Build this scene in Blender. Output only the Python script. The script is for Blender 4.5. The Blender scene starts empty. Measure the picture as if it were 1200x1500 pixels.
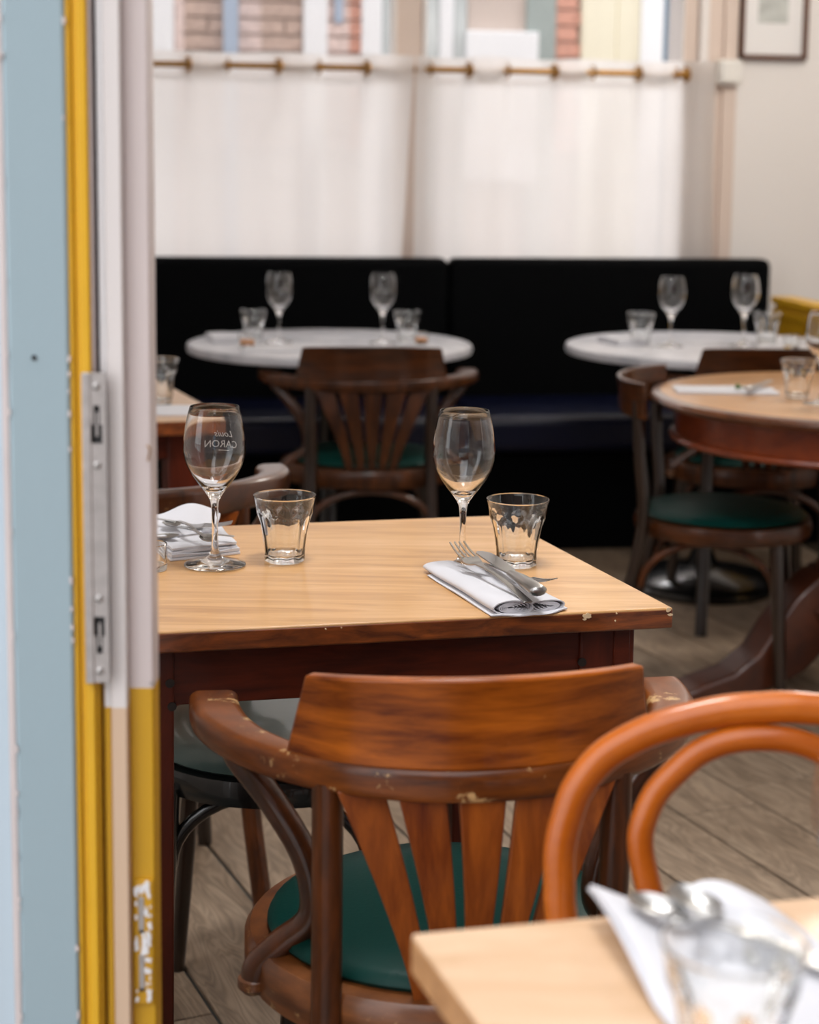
import bpy, bmesh, math, random
from mathutils import Vector, Matrix
random.seed(7)
PI = math.pi; R = math.radians
C = bpy.context.scene.collection
scn = bpy.context.scene

# ------------------------------------------------------------ camera, sky, exposure
CAMH = 1.28; PITCH = R(8); ROLL = 0.012; SHY = -.132
cam_d = bpy.data.cameras.new('camera'); cam = bpy.data.objects.new('camera', cam_d); C.objects.link(cam)
cam_d.sensor_fit = 'HORIZONTAL'; cam_d.sensor_width = 24; cam_d.lens = 50; cam_d.shift_y = SHY
cam_d.clip_start = .05; cam_d.clip_end = 200
_cx = Vector((1,0,0)); _fw = Vector((0, math.cos(PITCH), -math.sin(PITCH))); _up = Vector((0, math.sin(PITCH), math.cos(PITCH)))
_r = _cx*math.cos(ROLL) + _up*math.sin(ROLL); _u = -_cx*math.sin(ROLL) + _up*math.cos(ROLL)
m = Matrix((( _r.x,_u.x,-_fw.x,0),(_r.y,_u.y,-_fw.y,0),(_r.z,_u.z,-_fw.z,CAMH),(0,0,0,1)))
cam.matrix_world = m
cam_d.dof.use_dof = True; cam_d.dof.focus_distance = 2.12; cam_d.dof.aperture_fstop = 3.4; cam_d.dof.aperture_blades = 9
scn.camera = cam

w = bpy.data.worlds.new('sky'); scn.world = w; w.use_nodes = True
nt = w.node_tree; nt.nodes.clear()
o_ = nt.nodes.new('ShaderNodeOutputWorld'); bg = nt.nodes.new('ShaderNodeBackground')
tc = nt.nodes.new('ShaderNodeTexCoord'); sp = nt.nodes.new('ShaderNodeSeparateXYZ'); cr = nt.nodes.new('ShaderNodeValToRGB')
nt.links.new(tc.outputs['Generated'], sp.inputs[0]); nt.links.new(sp.outputs[2], cr.inputs[0])
cr.color_ramp.elements[0].position = 0; cr.color_ramp.elements[0].color = (.66,.67,.68,1)
cr.color_ramp.elements[1].position = .8; cr.color_ramp.elements[1].color = (.98,.98,1,1)
nt.links.new(cr.outputs[0], bg.inputs[0]); nt.links.new(bg.outputs[0], o_.inputs[0])
bg.inputs[1].default_value = 3.0

LAMP = 22.0  # power of the added interior lamps
sun_d = bpy.data.lights.new('sun', 'SUN'); sun_d.energy = 5.2; sun_d.angle = R(25); sun_d.color = (1,.99,.99)
sun = bpy.data.objects.new('sun', sun_d); C.objects.link(sun)      # hazy sun standing beyond the back window, over the street
sun.rotation_euler = Vector((.25,-.72,-1.0)).to_track_quat('-Z','Y').to_euler()

scn.view_settings.view_transform = 'Standard'; scn.view_settings.look = 'None'
scn.view_settings.gamma = 1; scn.view_settings.use_curve_mapping = False
scn.view_settings.exposure = 0.0

def ray(px, py):
    return _r*((px-600)/2500) + _u*((750-py)/2500 + SHY*1200/2500) + _fw
def Zp(px, py, z):
    d = ray(px, py); t = (z-CAMH)/d.z; return Vector((d.x*t, d.y*t, z))
def Yp(px, py, y):
    d = ray(px, py); t = y/d.y; return Vector((d.x*t, y, CAMH+d.z*t))

# ------------------------------------------------------------ materials
def mat(name):
    m = bpy.data.materials.new(name); m.use_nodes = True
    return m, m.node_tree, m.node_tree.nodes['Principled BSDF']
def setp(b, **k):
    for n, v in k.items():
        n = n.replace('_', ' ')
        if n in b.inputs: b.inputs[n].default_value = v
def c4(c): return (c[0], c[1], c[2], 1)
def ramp(t, stops):
    n = t.nodes.new('ShaderNodeValToRGB'); e = n.color_ramp.elements
    while len(e) < len(stops): e.new(.5)
    for i, (p, c) in enumerate(stops): e[i].position = p; e[i].color = c4(c)
    return n
def plain(name, col, rough=.5, metal=0, bump=0, bscale=60, vary=0, **k):
    m, t, b = mat(name); setp(b, Base_Color=c4(col), Roughness=rough, Metallic=metal, **k)
    if bump or vary:
        tc = t.nodes.new('ShaderNodeTexCoord'); nz = t.nodes.new('ShaderNodeTexNoise'); nz.inputs['Scale'].default_value = bscale
        nz.inputs['Detail'].default_value = 5
        t.links.new(tc.outputs['Object'], nz.inputs[0])
        if bump:
            bp = t.nodes.new('ShaderNodeBump'); bp.inputs['Strength'].default_value = bump; bp.inputs['Distance'].default_value = .002
            t.links.new(nz.outputs[0], bp.inputs['Height']); t.links.new(bp.outputs[0], b.inputs['Normal'])
        if vary:
            r = ramp(t, [(.3, [x*(1-vary) for x in col]), (.7, [min(1, x*(1+vary)) for x in col])])
            t.links.new(nz.outputs[0], r.inputs[0]); t.links.new(r.outputs[0], b.inputs['Base Color'])
    return m
def wood(name, dark, light, rough=.35, scale=9, stretch=(1,14,14), coat=.3, bump=.15, wear=None, wearamt=.62, spec=.5, mid=None, dist=.6):
    m, t, b = mat(name)
    tc = t.nodes.new('ShaderNodeTexCoord'); mp = t.nodes.new('ShaderNodeMapping')
    mp.inputs['Scale'].default_value = stretch
    oi = t.nodes.new('ShaderNodeObjectInfo'); ad = t.nodes.new('ShaderNodeVectorMath'); ad.operation = 'ADD'
    ml = t.nodes.new('ShaderNodeMath'); ml.operation = 'MULTIPLY'; ml.inputs[1].default_value = 20
    t.links.new(oi.outputs['Random'], ml.inputs[0])
    t.links.new(tc.outputs['Object'], mp.inputs[0]); t.links.new(mp.outputs[0], ad.inputs[0]); t.links.new(ml.outputs[0], ad.inputs[1])
    n1 = t.nodes.new('ShaderNodeTexNoise'); n1.inputs['Scale'].default_value = scale; n1.inputs['Detail'].default_value = 8
    n1.inputs['Roughness'].default_value = .62; n1.inputs['Distortion'].default_value = dist
    t.links.new(ad.outputs[0], n1.inputs[0])
    r = ramp(t, [(.32, dark), (.52, mid or [(a+c)/2 for a, c in zip(dark, light)]), (.7, light)])
    t.links.new(n1.outputs[0], r.inputs[0]); col = r.outputs[0]
    if wear:
        n2 = t.nodes.new('ShaderNodeTexNoise'); n2.inputs['Scale'].default_value = 26; n2.inputs['Detail'].default_value = 9; n2.inputs['Roughness'].default_value = .7
        t.links.new(tc.outputs['Object'], n2.inputs[0])
        rr = ramp(t, [(wearamt, (0,0,0)), (wearamt+.05, (1,1,1))]); t.links.new(n2.outputs[0], rr.inputs[0])
        mx = t.nodes.new('ShaderNodeMixRGB'); t.links.new(rr.outputs[0], mx.inputs[0]); t.links.new(col, mx.inputs[1]); mx.inputs[2].default_value = c4(wear)
        col = mx.outputs[0]
    t.links.new(col, b.inputs['Base Color'])
    bp = t.nodes.new('ShaderNodeBump'); bp.inputs['Strength'].default_value = bump; bp.inputs['Distance'].default_value = .001
    t.links.new(n1.outputs[0], bp.inputs['Height']); t.links.new(bp.outputs[0], b.inputs['Normal'])
    setp(b, Roughness=rough, Coat_Weight=coat, Coat_Roughness=.15, Specular_IOR_Level=spec)
    return m

M = {}
M['top'] = wood('scrubbed_table_top', (.47,.24,.085), (.70,.41,.19), rough=.42, scale=3.2, stretch=(1,12,3), coat=.35, bump=.05, mid=(.62,.34,.135))
M['edge'] = wood('stained_table_edge', (.06,.012,.003), (.34,.085,.014), rough=.4, scale=5, stretch=(1,12,14), coat=.35, wear=(.45,.22,.08), wearamt=.72)
M['redwood'] = wood('red_stained_wood', (.045,.006,.002), (.13,.018,.004), rough=.45, scale=4, stretch=(6,6,1), coat=.08, spec=.25)
M['redwood_h'] = wood('red_stained_apron', (.045,.006,.002), (.13,.018,.004), rough=.45, scale=4, stretch=(1,6,10), coat=.08, spec=.25)
M['chair'] = wood('dark_bent_beech', (.022,.006,.001), (.11,.028,.005), rough=.3, scale=6, stretch=(3,3,1.5), coat=.55, wear=(.42,.22,.08), wearamt=.67)
M['board'] = wood('polished_backrest', (.11,.019,.001), (.46,.115,.008), rough=.33, dist=.3, scale=7, stretch=(1.0,2,9), spec=.25, coat=.22, bump=.05, wear=(.4,.2,.07), wearamt=.70)
M['rail'] = wood('worn_arm_rail', (.05,.011,.002), (.26,.068,.008), rough=.33, dist=.2, scale=8, stretch=(1,1,6), spec=.3, coat=.3, wear=(.55,.34,.15), wearamt=.60)
M['splat'] = wood('reddish_splat_wood', (.085,.012,.002), (.34,.085,.010), rough=.35, scale=7, stretch=(5,5,.7), spec=.25, coat=.15)
M['leg'] = wood('dark_chair_legs', (.014,.004,.001), (.13,.034,.006), rough=.35, scale=6, stretch=(6,6,1), spec=.3, coat=.25, wear=(.35,.18,.07), wearamt=.66)
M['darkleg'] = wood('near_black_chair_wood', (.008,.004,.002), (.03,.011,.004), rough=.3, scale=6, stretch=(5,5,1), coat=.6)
M['black'] = plain('black_lacquer', (.006,.006,.006), .25, Coat_Weight=.5)
M['seatring'] = wood('seat_rim_wood', (.08,.022,.005), (.30,.10,.024), rough=.38, dist=.2, scale=9, stretch=(1,1,5), coat=.4, wear=(.5,.3,.13), wearamt=.62)
M['board_shade'] = wood('shade_toned_backrest', (.020,.006,.002), (.10,.028,.006), rough=.3, dist=.3, scale=7, stretch=(1,2,9), spec=.3, coat=.3)  # backrest wood with shade put into the colour, for chairs further back
M['splat_shade'] = wood('shade_toned_splats', (.020,.006,.002), (.11,.032,.007), rough=.35, scale=7, stretch=(5,5,.7), spec=.25, coat=.2)  # splat wood darkened to carry the shade at the back
M['green'] = plain('dark_green_leatherette', (.0010,.032,.026), .42, bump=.15, bscale=260, Specular_IOR_Level=.18)
M['grey_green'] = plain('grey_green_leatherette', (.07,.11,.10), .3, bump=.1, bscale=200, Coat_Weight=.3)
M['hoop'] = wood('honey_bentwood', (.32,.062,.003), (.50,.125,.008), rough=.3, scale=4, stretch=(1.5,3,3), spec=.3, coat=.45, bump=.03)
M['fgtop'] = wood('pale_foreground_table_top', (.52,.32,.175), (.68,.47,.31), rough=.45, scale=4, stretch=(1,6,3), coat=.25, bump=.04)
M['fgedge'] = wood('foreground_table_edge', (.30,.13,.04), (.50,.25,.10), rough=.45, scale=5, stretch=(1,8,8), coat=.2)
M['roundtop'] = wood('round_table_top', (.50,.24,.08), (.66,.36,.15), rough=.3, scale=3, stretch=(1,8,3), coat=.4, bump=.03)
M['roundedge'] = wood('round_table_edge', (.07,.018,.006), (.22,.07,.02), rough=.28, scale=4, stretch=(2,2,8), coat=.7)
M['mahogany'] = wood('mahogany_apron', (.13,.018,.003), (.26,.045,.006), rough=.3, scale=4, stretch=(3,3,6), coat=.5)
M['pedestal'] = wood('dark_mahogany_foot', (.035,.009,.004), (.10,.026,.010), rough=.35, scale=4, stretch=(2,2,3), coat=.3)
M['stool'] = wood('pale_arm_wood', (.50,.30,.20), (.66,.45,.32), rough=.45, scale=4, coat=.2)
M['navy'] = plain('navy_black_leatherette', (.0010,.0013,.0018), .7, Specular_IOR_Level=.06, bump=.2, bscale=160)
M['navy_seat'] = plain('navy_seat_leatherette', (.0010,.0028,.018), .36, Specular_IOR_Level=.4, bump=.2, bscale=160)
M['brass'] = plain('aged_brass', (.42,.22,.06), .35, 1.0)
M['steel'] = plain('polished_steel', (.46,.455,.45), .30, 1.0)
M['plate'] = plain('brushed_steel_plate', (.47,.44,.43), .42, .75, bump=.1, bscale=90, vary=.1)
M['screw'] = plain('screw_metal', (.42,.40,.39), .45, .8)
M['hole'] = plain('dark_recess', (.012,.012,.014), .6)
M['wall'] = plain('white_plaster', (.82,.79,.77), .75, bump=.15, bscale=30)
M['ceiling'] = plain('white_ceiling', (.75,.73,.7), .8)
M['casing'] = plain('beige_window_paint', (.70,.58,.51), .45)
M['casing_w'] = plain('white_window_paint', (.80,.76,.74), .4)
M['plastic'] = plain('white_plastic', (.82,.80,.76), .4)
M['yellow'] = plain('yellow_paint', (.72,.40,.015), .38, vary=.06, bscale=8)
M['yellow_d'] = plain('deep_yellow_paint', (.58,.31,.008), .42, vary=.08, bscale=7)
M['blue'] = plain('grey_blue_paint', (.32,.42,.47), .5, bump=.1, bscale=150)
M['blue_l'] = plain('pale_blue_paint', (.50,.60,.68), .5)
M['primer'] = plain('pinkish_white_primer', (.62,.55,.54), .6, vary=.06, bscale=12)
M['grout'] = plain('grey_joint_filler', (.10,.11,.105), .7)
M['ground'] = plain('street_paving', (.30,.29,.28), .8, bump=.3, bscale=12)
M['frame_w'] = wood('picture_frame_wood', (.07,.025,.012), (.16,.06,.025), rough=.35, coat=.3)
M['mat'] = plain('white_mat_board', (.83,.82,.82), .7)
M['print'] = plain('faded_print', (.50,.52,.50), .7, vary=.25, bscale=14)
M['chip'] = plain('pale_chipped_wood', (.78,.58,.36), .7)
M['chip_w'] = plain('bare_white_filler', (.80,.79,.80), .7)
M['peg'] = plain('dark_wood_peg', (.012,.006,.004), .5)
M['amber'] = plain('amber_candle_wax', (.80,.36,.14), .5)
M['herb'] = plain('green_herb', (.10,.16,.05), .6)
M['leafgreen'] = plain('grey_green_shutter', (.34,.39,.37), .6)
M['etch'] = plain('white_enamel_lettering', (.85,.85,.85), .5)

def mk_napkin():
    m, t, b = mat('white_linen'); setp(b, Base_Color=(.64,.64,.68,1), Roughness=.85, Sheen_Weight=.2)
    tc = t.nodes.new('ShaderNodeTexCoord'); wv = t.nodes.new('ShaderNodeTexNoise'); wv.inputs['Scale'].default_value = 420
    t.links.new(tc.outputs['Object'], wv.inputs[0]); bp = t.nodes.new('ShaderNodeBump'); bp.inputs['Strength'].default_value = .25; bp.inputs['Distance'].default_value = .0006
    t.links.new(wv.outputs[0], bp.inputs['Height']); t.links.new(bp.outputs[0], b.inputs['Normal'])
    return m
M['linen'] = mk_napkin()
def mk_glass(name, col=(1,1,1), rough=0.0, ior=1.47):
    m, t, b = mat(name); setp(b, Base_Color=c4(col), Roughness=rough, Transmission_Weight=1.0, IOR=ior)
    return m
M['glass'] = mk_glass('clear_glass'); M['glass_g'] = mk_glass('thick_clear_glass', (.99,1,.995))
def mk_pane():
    m = bpy.data.materials.new('window_pane_glass'); m.use_nodes = True; t = m.node_tree; t.nodes.clear()
    o = t.nodes.new('ShaderNodeOutputMaterial'); a = t.nodes.new('ShaderNodeBsdfTransparent'); g = t.nodes.new('ShaderNodeBsdfGlossy')
    a.inputs[0].default_value = (.97,.97,.975,1); g.inputs['Roughness'].default_value = .02
    x = t.nodes.new('ShaderNodeMixShader'); x.inputs[0].default_value = .05
    t.links.new(a.outputs[0], x.inputs[1]); t.links.new(g.outputs[0], x.inputs[2]); t.links.new(x.outputs[0], o.inputs[0])
    return m
M['pane'] = mk_pane()
def mk_curtain():
    m = bpy.data.materials.new('sheer_white_curtain'); m.use_nodes = True; t = m.node_tree; t.nodes.clear()
    o = t.nodes.new('ShaderNodeOutputMaterial'); d = t.nodes.new('ShaderNodeBsdfDiffuse'); l = t.nodes.new('ShaderNodeBsdfTranslucent'); a = t.nodes.new('ShaderNodeBsdfTransparent')
    d.inputs[0].default_value = (.84,.82,.81,1); l.inputs[0].default_value = (.86,.84,.83,1); a.inputs[0].default_value = (1,1,1,1)
    x = t.nodes.new('ShaderNodeMixShader'); x.inputs[0].default_value = .68; t.links.new(d.outputs[0], x.inputs[1]); t.links.new(l.outputs[0], x.inputs[2])
    y = t.nodes.new('ShaderNodeMixShader'); y.inputs[0].default_value = .13; t.links.new(x.outputs[0], y.inputs[1]); t.links.new(a.outputs[0], y.inputs[2])
    t.links.new(y.outputs[0], o.inputs[0]); return m
M['curtain'] = mk_curtain()
def mk_marble():
    m, t, b = mat('white_marble'); tc = t.nodes.new('ShaderNodeTexCoord'); n = t.nodes.new('ShaderNodeTexNoise'); n.inputs['Scale'].default_value = 6; n.inputs['Detail'].default_value = 8; n.inputs['Distortion'].default_value = 2
    t.links.new(tc.outputs['Object'], n.inputs[0]); r = ramp(t, [(.35, (.42,.43,.47)), (.48, (.58,.58,.62)), (.65, (.66,.66,.70))]); t.links.new(n.outputs[0], r.inputs[0]); t.links.new(r.outputs[0], b.inputs['Base Color'])
    setp(b, Roughness=.3); return m
M['marble'] = mk_marble()
def mk_plank():
    m, t, b = mat('greyed_oak_plank')
    tc = t.nodes.new('ShaderNodeTexCoord'); oi = t.nodes.new('ShaderNodeObjectInfo'); ml = t.nodes.new('ShaderNodeMath'); ml.operation = 'MULTIPLY'; ml.inputs[1].default_value = 30
    ad = t.nodes.new('ShaderNodeVectorMath'); ad.operation = 'ADD'; t.links.new(oi.outputs['Random'], ml.inputs[0]); t.links.new(tc.outputs['Object'], ad.inputs[0]); t.links.new(ml.outputs[0], ad.inputs[1])
    mp = t.nodes.new('ShaderNodeMapping'); mp.inputs['Scale'].default_value = (8,1.3,8); t.links.new(ad.outputs[0], mp.inputs[0])
    n = t.nodes.new('ShaderNodeTexNoise'); n.inputs['Scale'].default_value = 2.2; n.inputs['Detail'].default_value = 3; n.inputs['Distortion'].default_value = .6; t.links.new(mp.outputs[0], n.inputs[0])
    # contour rings of the noise give cathedral grain
    mu = t.nodes.new('ShaderNodeMath'); mu.operation = 'MULTIPLY'; mu.inputs[1].default_value = 85; t.links.new(n.outputs[0], mu.inputs[0])
    sn = t.nodes.new('ShaderNodeMath'); sn.operation = 'SINE'; t.links.new(mu.outputs[0], sn.inputs[0])
    n2 = t.nodes.new('ShaderNodeTexNoise'); n2.inputs['Scale'].default_value = 5; n2.inputs['Detail'].default_value = 8; t.links.new(mp.outputs[0], n2.inputs[0])
    r = ramp(t, [(.25, (.22,.16,.11)), (.5, (.36,.265,.185)), (.75, (.44,.335,.24))]); t.links.new(n2.outputs[0], r.inputs[0])
    r2 = ramp(t, [(0, (.72,.72,.72)), (1, (1,1,1))]); a2 = t.nodes.new('ShaderNodeMath'); a2.operation = 'MULTIPLY_ADD'; a2.inputs[1].default_value = .5; a2.inputs[2].default_value = .5
    t.links.new(sn.outputs[0], a2.inputs[0]); t.links.new(a2.outputs[0], r2.inputs[0])
    mx = t.nodes.new('ShaderNodeMixRGB'); mx.blend_type = 'MULTIPLY'; mx.inputs[0].default_value = 1; t.links.new(r.outputs[0], mx.inputs[1]); t.links.new(r2.outputs[0], mx.inputs[2])
    hv = t.nodes.new('ShaderNodeHueSaturation'); t.links.new(mx.outputs[0], hv.inputs['Color'])
    vr = t.nodes.new('ShaderNodeMath'); vr.operation = 'MULTIPLY_ADD'; vr.inputs[1].default_value = .3; vr.inputs[2].default_value = .85; t.links.new(oi.outputs['Random'], vr.inputs[0]); t.links.new(vr.outputs[0], hv.inputs['Value'])
    t.links.new(hv.outputs[0], b.inputs['Base Color']); setp(b, Roughness=.48)
    bp = t.nodes.new('ShaderNodeBump'); bp.inputs['Strength'].default_value = .15; bp.inputs['Distance'].default_value = .001; t.links.new(sn.outputs[0], bp.inputs['Height']); t.links.new(bp.outputs[0], b.inputs['Normal'])
    return m
M['plank'] = mk_plank()
def mk_two(name, up, lo, z):    # one coat of paint above a painted line, another below it
    m, t, b = mat(name); g = t.nodes.new('ShaderNodeNewGeometry'); s = t.nodes.new('ShaderNodeSeparateXYZ'); t.links.new(g.outputs['Position'], s.inputs[0])
    gt = t.nodes.new('ShaderNodeMath'); gt.operation = 'GREATER_THAN'; gt.inputs[1].default_value = z; t.links.new(s.outputs[2], gt.inputs[0])
    mx = t.nodes.new('ShaderNodeMixRGB'); mx.inputs[1].default_value = c4(lo); mx.inputs[2].default_value = c4(up); t.links.new(gt.outputs[0], mx.inputs[0]); t.links.new(mx.outputs[0], b.inputs['Base Color'])
    setp(b, Roughness=.45); return m
M['primer_two'] = mk_two('edge_primer_over_yellow', (.62,.55,.54), (.66,.37,.013), .845)
M['gap_two'] = mk_two('gap_dark_over_yellow', (.012,.012,.014), (.42,.23,.008), .845)
M['jambA'] = mk_two('jamb_white_over_yellow', (.78,.77,.78), (.60,.33,.01), .818)
M['jambB'] = mk_two('jamb_white_over_bare_wood', (.74,.70,.69), (.66,.48,.34), .818)
M['jambC'] = mk_two('jamb_pink_over_yellow', (.66,.58,.57), (.62,.34,.01), .832)
def brickm(name, a, b_):
    return plain(name, a, .85, bump=.3, bscale=40, vary=.2)
M['brick'] = brickm('brown_brick', (.58,.43,.36), 0); M['brick_r'] = brickm('red_brick', (.70,.36,.27), 0); M['brick_p'] = brickm('pale_pink_brick', (.78,.62,.57), 0)
M['mortar'] = plain('pale_mortar', (.64,.54,.48), .9)
M['out_w'] = plain('white_outside_frame', (.88,.88,.89), .5); M['out_blue'] = plain('blue_outside_pipe', (.42,.50,.62), .5)
M['out_cream'] = plain('cream_outside_panel', (.86,.80,.62), .6); M['out_dblue'] = plain('dark_blue_door', (.08,.16,.24), .5)
M['opal'] = plain('added_lamp_glass', (.9,.88,.82), .3, Emission_Color=(1,.88,.72,1), Emission_Strength=4.0)  # glowing glass of the two added lamps
M['out_dark'] = plain('added_house_brick', (.10,.07,.06), .9)  # for the added houses that block sky light
M['out_beige'] = plain('beige_outside_wall', (.62,.52,.46), .8); M['out_grey'] = plain('grey_green_outside_glass', (.50,.54,.54), .2)
M['out_sign'] = plain('blue_oval_plate', (.30,.38,.50), .5)

# ------------------------------------------------------------ mesh helpers
class G:
    def __init__(s): s.v = []; s.f = []
    def add(s, v, f):
        n = len(s.v); s.v += [tuple(p) for p in v]; s.f += [tuple(i+n for i in q) for q in f]; return s
    def box(s, a, b, rot=0, org=(0,0)):
        x0,y0,z0 = a; x1,y1,z1 = b; v = [(x,y,z) for z in (z0,z1) for x,y in ((x0,y0),(x1,y0),(x1,y1),(x0,y1))]
        if rot:
            c, sn = math.cos(rot), math.sin(rot); v = [(org[0]+(x-org[0])*c-(y-org[1])*sn, org[1]+(x-org[0])*sn+(y-org[1])*c, z) for x,y,z in v]
        return s.add(v, [(3,2,1,0),(4,5,6,7),(0,1,5,4),(1,2,6,5),(2,3,7,6),(3,0,4,7)])
    def prism(s, poly, z0, z1):
        n = len(poly); v = [(p[0],p[1],z0) for p in poly] + [(p[0],p[1],z1) for p in poly]
        return s.add(v, [tuple(range(n-1,-1,-1)), tuple(range(n,2*n))] + [(i,(i+1)%n,n+(i+1)%n,n+i) for i in range(n)])
    def extr(s, poly, fn):    # poly of 2d points, fn(u,v,side) -> 3d for side 0/1
        n = len(poly); v = [fn(p[0],p[1],0) for p in poly] + [fn(p[0],p[1],1) for p in poly]
        return s.add(v, [tuple(range(n-1,-1,-1)), tuple(range(n,2*n))] + [(i,(i+1)%n,n+(i+1)%n,n+i) for i in range(n)])
    def lathe(s, prof, n=40, c=(0,0,0), sx=1, sy=1, mod=None):
        v = []; f = []
        for (r, z) in prof:
            for k in range(n):
                a = 2*PI*k/n; rr = r*(mod(a, z) if mod else 1)
                v.append((c[0]+rr*sx*math.cos(a), c[1]+rr*sy*math.sin(a), c[2]+z))
        L = len(prof)
        for i in range(L-1):
            for k in range(n):
                a, b = i*n+k, i*n+(k+1)%n
                f.append((a, b, b+n, a+n))
        if prof[0][0] > 1e-6: f.append(tuple(range(n-1,-1,-1)))
        if prof[-1][0] > 1e-6: f.append(tuple((L-1)*n+k for k in range(n)))
        return s.add(v, f)
    def tube(s, pts, rad, n=12, closed=False, flat=1.0):
        pts = [Vector(p) for p in pts]; L = len(pts); v = []; f = []
        rr = rad if hasattr(rad, '__len__') else [rad]*L
        up = None
        for i, p in enumerate(pts):
            if closed: t = pts[(i+1)%L]-pts[i-1]
            else: t = pts[min(i+1,L-1)]-pts[max(i-1,0)]
            t.normalize()
            if up is None: up = Vector((0,0,1)) if abs(t.z) < .9 else Vector((0,1,0))
            up = (up - t*up.dot(t)); up.normalize(); sd = t.cross(up)
            for k in range(n):
                a = 2*PI*k/n; v.append(p + sd*math.cos(a)*rr[i] + up*math.sin(a)*rr[i]*flat)
        for i in range(L if closed else L-1):
            j = (i+1)%L
            for k in range(n): f.append((i*n+k, i*n+(k+1)%n, j*n+(k+1)%n, j*n+k))
        if not closed: f += [tuple(range(n-1,-1,-1)), tuple((L-1)*n+k for k in range(n))]
        return s.add(v, f)
    def sweep(s, pts, prof, scale=None):   # horizontal path, profile (outward, z)
        pts = [Vector(p) for p in pts]; L = len(pts); n = len(prof); v = []; f = []
        for i, p in enumerate(pts):
            t = pts[min(i+1,L-1)]-pts[max(i-1,0)]; t.z = 0; t.normalize(); sd = Vector((t.y,-t.x,0))
            q = scale(i/(L-1)) if scale else (1,1)
            for (a, b) in prof: v.append(p + sd*a*q[0] + Vector((0,0,b*q[1])))
        for i in range(L-1):
            for k in range(n): f.append((i*n+k, i*n+(k+1)%n, (i+1)*n+(k+1)%n, (i+1)*n+k))
        f += [tuple(range(n-1,-1,-1)), tuple((L-1)*n+k for k in range(n))]
        return s.add(v, f)
    def sheet(s, fn, nu, nv):
        W_ = nu+1; v = [fn(i/nu, j/nv, 0) for j in range(nv+1) for i in range(W_)]
        return s.add(v, [(j*W_+i, j*W_+i+1, (j+1)*W_+i+1, (j+1)*W_+i) for j in range(nv) for i in range(nu)])
    def slab(s, fn, nu, nv):               # fn(i/nu, j/nv, side) closed thin solid
        v = []; f = []; W = nu+1; N = W*(nv+1)
        for sd in (0,1):
            for j in range(nv+1):
                for i in range(W): v.append(fn(i/nu, j/nv, sd))
        for j in range(nv):
            for i in range(nu):
                a = j*W+i; f.append((a,a+1,a+1+W,a+W)); f.append((N+a,N+a+W,N+a+1+W,N+a+1))
        for i in range(nu):
            f.append((i,N+i,N+i+1,i+1)); a = nv*W+i; f.append((a,a+1,N+a+1,N+a))
        for j in range(nv):
            a = j*W; f.append((a,a+W,N+a+W,N+a)); a = j*W+nu; f.append((a,N+a,N+a+W,a+W))
        return s.add(v, f)
def build(name, g, material, parent=None, smooth=True, bevel=0, bseg=2, sub=0, label=None, loc=None, ang=40):
    me = bpy.data.meshes.new(name); me.from_pydata(g.v, [], g.f)
    bm = bmesh.new(); bm.from_mesh(me); bmesh.ops.recalc_face_normals(bm, faces=bm.faces); bm.to_mesh(me); bm.free()
    me.materials.append(M[material]); o = bpy.data.objects.new(name, me); C.objects.link(o)
    if smooth:
        me.polygons.foreach_set('use_smooth', [True]*len(me.polygons))
        me.set_sharp_from_angle(angle=R(ang))
    if bevel:
        b = o.modifiers.new('b', 'BEVEL'); b.width = bevel; b.segments = bseg; b.limit_method = 'ANGLE'; b.angle_limit = R(40); b.harden_normals = False
    if sub:
        q = o.modifiers.new('s', 'SUBSURF'); q.levels = sub; q.render_levels = sub
    if parent: o.parent = parent
    if label: o['label'] = label
    if loc is not None: o.location = loc
    return o
def thing(name, label, cat, loc=(0,0,0), rz=0, group=None):
    o = bpy.data.objects.new(name, None); C.objects.link(o); o.location = loc; o.rotation_euler = (0,0,rz); o.empty_display_size = .05
    tag(o, label, cat, group); return o
def tag(o, label, cat, group=None):
    o['label'] = label; o['category'] = cat
    if group: o['group'] = group
    return o
def struct(o): o['kind'] = 'structure'; return o
def kids(o): return [c for c in allobj if c.parent == o]
def dup(root, label, loc, rz=0, group=None, scale=None):
    r = root.copy(); C.objects.link(r); r.location = loc; r.rotation_euler = (0,0,rz); r['label'] = label
    if group: r['group'] = group
    if scale: r.scale = scale
    for ch in list(root.children):
        c = ch.copy(); C.objects.link(c); c.parent = r
        for g in list(ch.children):
            d = g.copy(); C.objects.link(d); d.parent = c
    return r
def cat_(pts, n=8):          # Catmull-Rom through points
    P = [Vector(p) for p in pts]; P = [P[0]*2-P[1]] + P + [P[-1]*2-P[-2]]; out = []
    for i in range(1, len(P)-2):
        for k in range(n):
            t = k/n; a, b, c, d = P[i-1:i+3]
            out.append(.5*((2*b)+(c-a)*t+(2*a-5*b+4*c-d)*t*t+(3*b-a-3*c+d)*t**3))
    out.append(P[-2]); return out
def rrect(w, h, r=.3, n=3):  # rounded rectangle profile centred
    rr = min(w, h)*r; out = []
    for cx, cy, a0 in ((w/2-rr,h/2-rr,0),(-w/2+rr,h/2-rr,90),(-w/2+rr,-h/2+rr,180),(w/2-rr,-h/2+rr,270)):
        for k in range(n+1):
            a = R(a0+90*k/n); out.append((cx+rr*math.cos(a), cy+rr*math.sin(a)))
    return out

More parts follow.
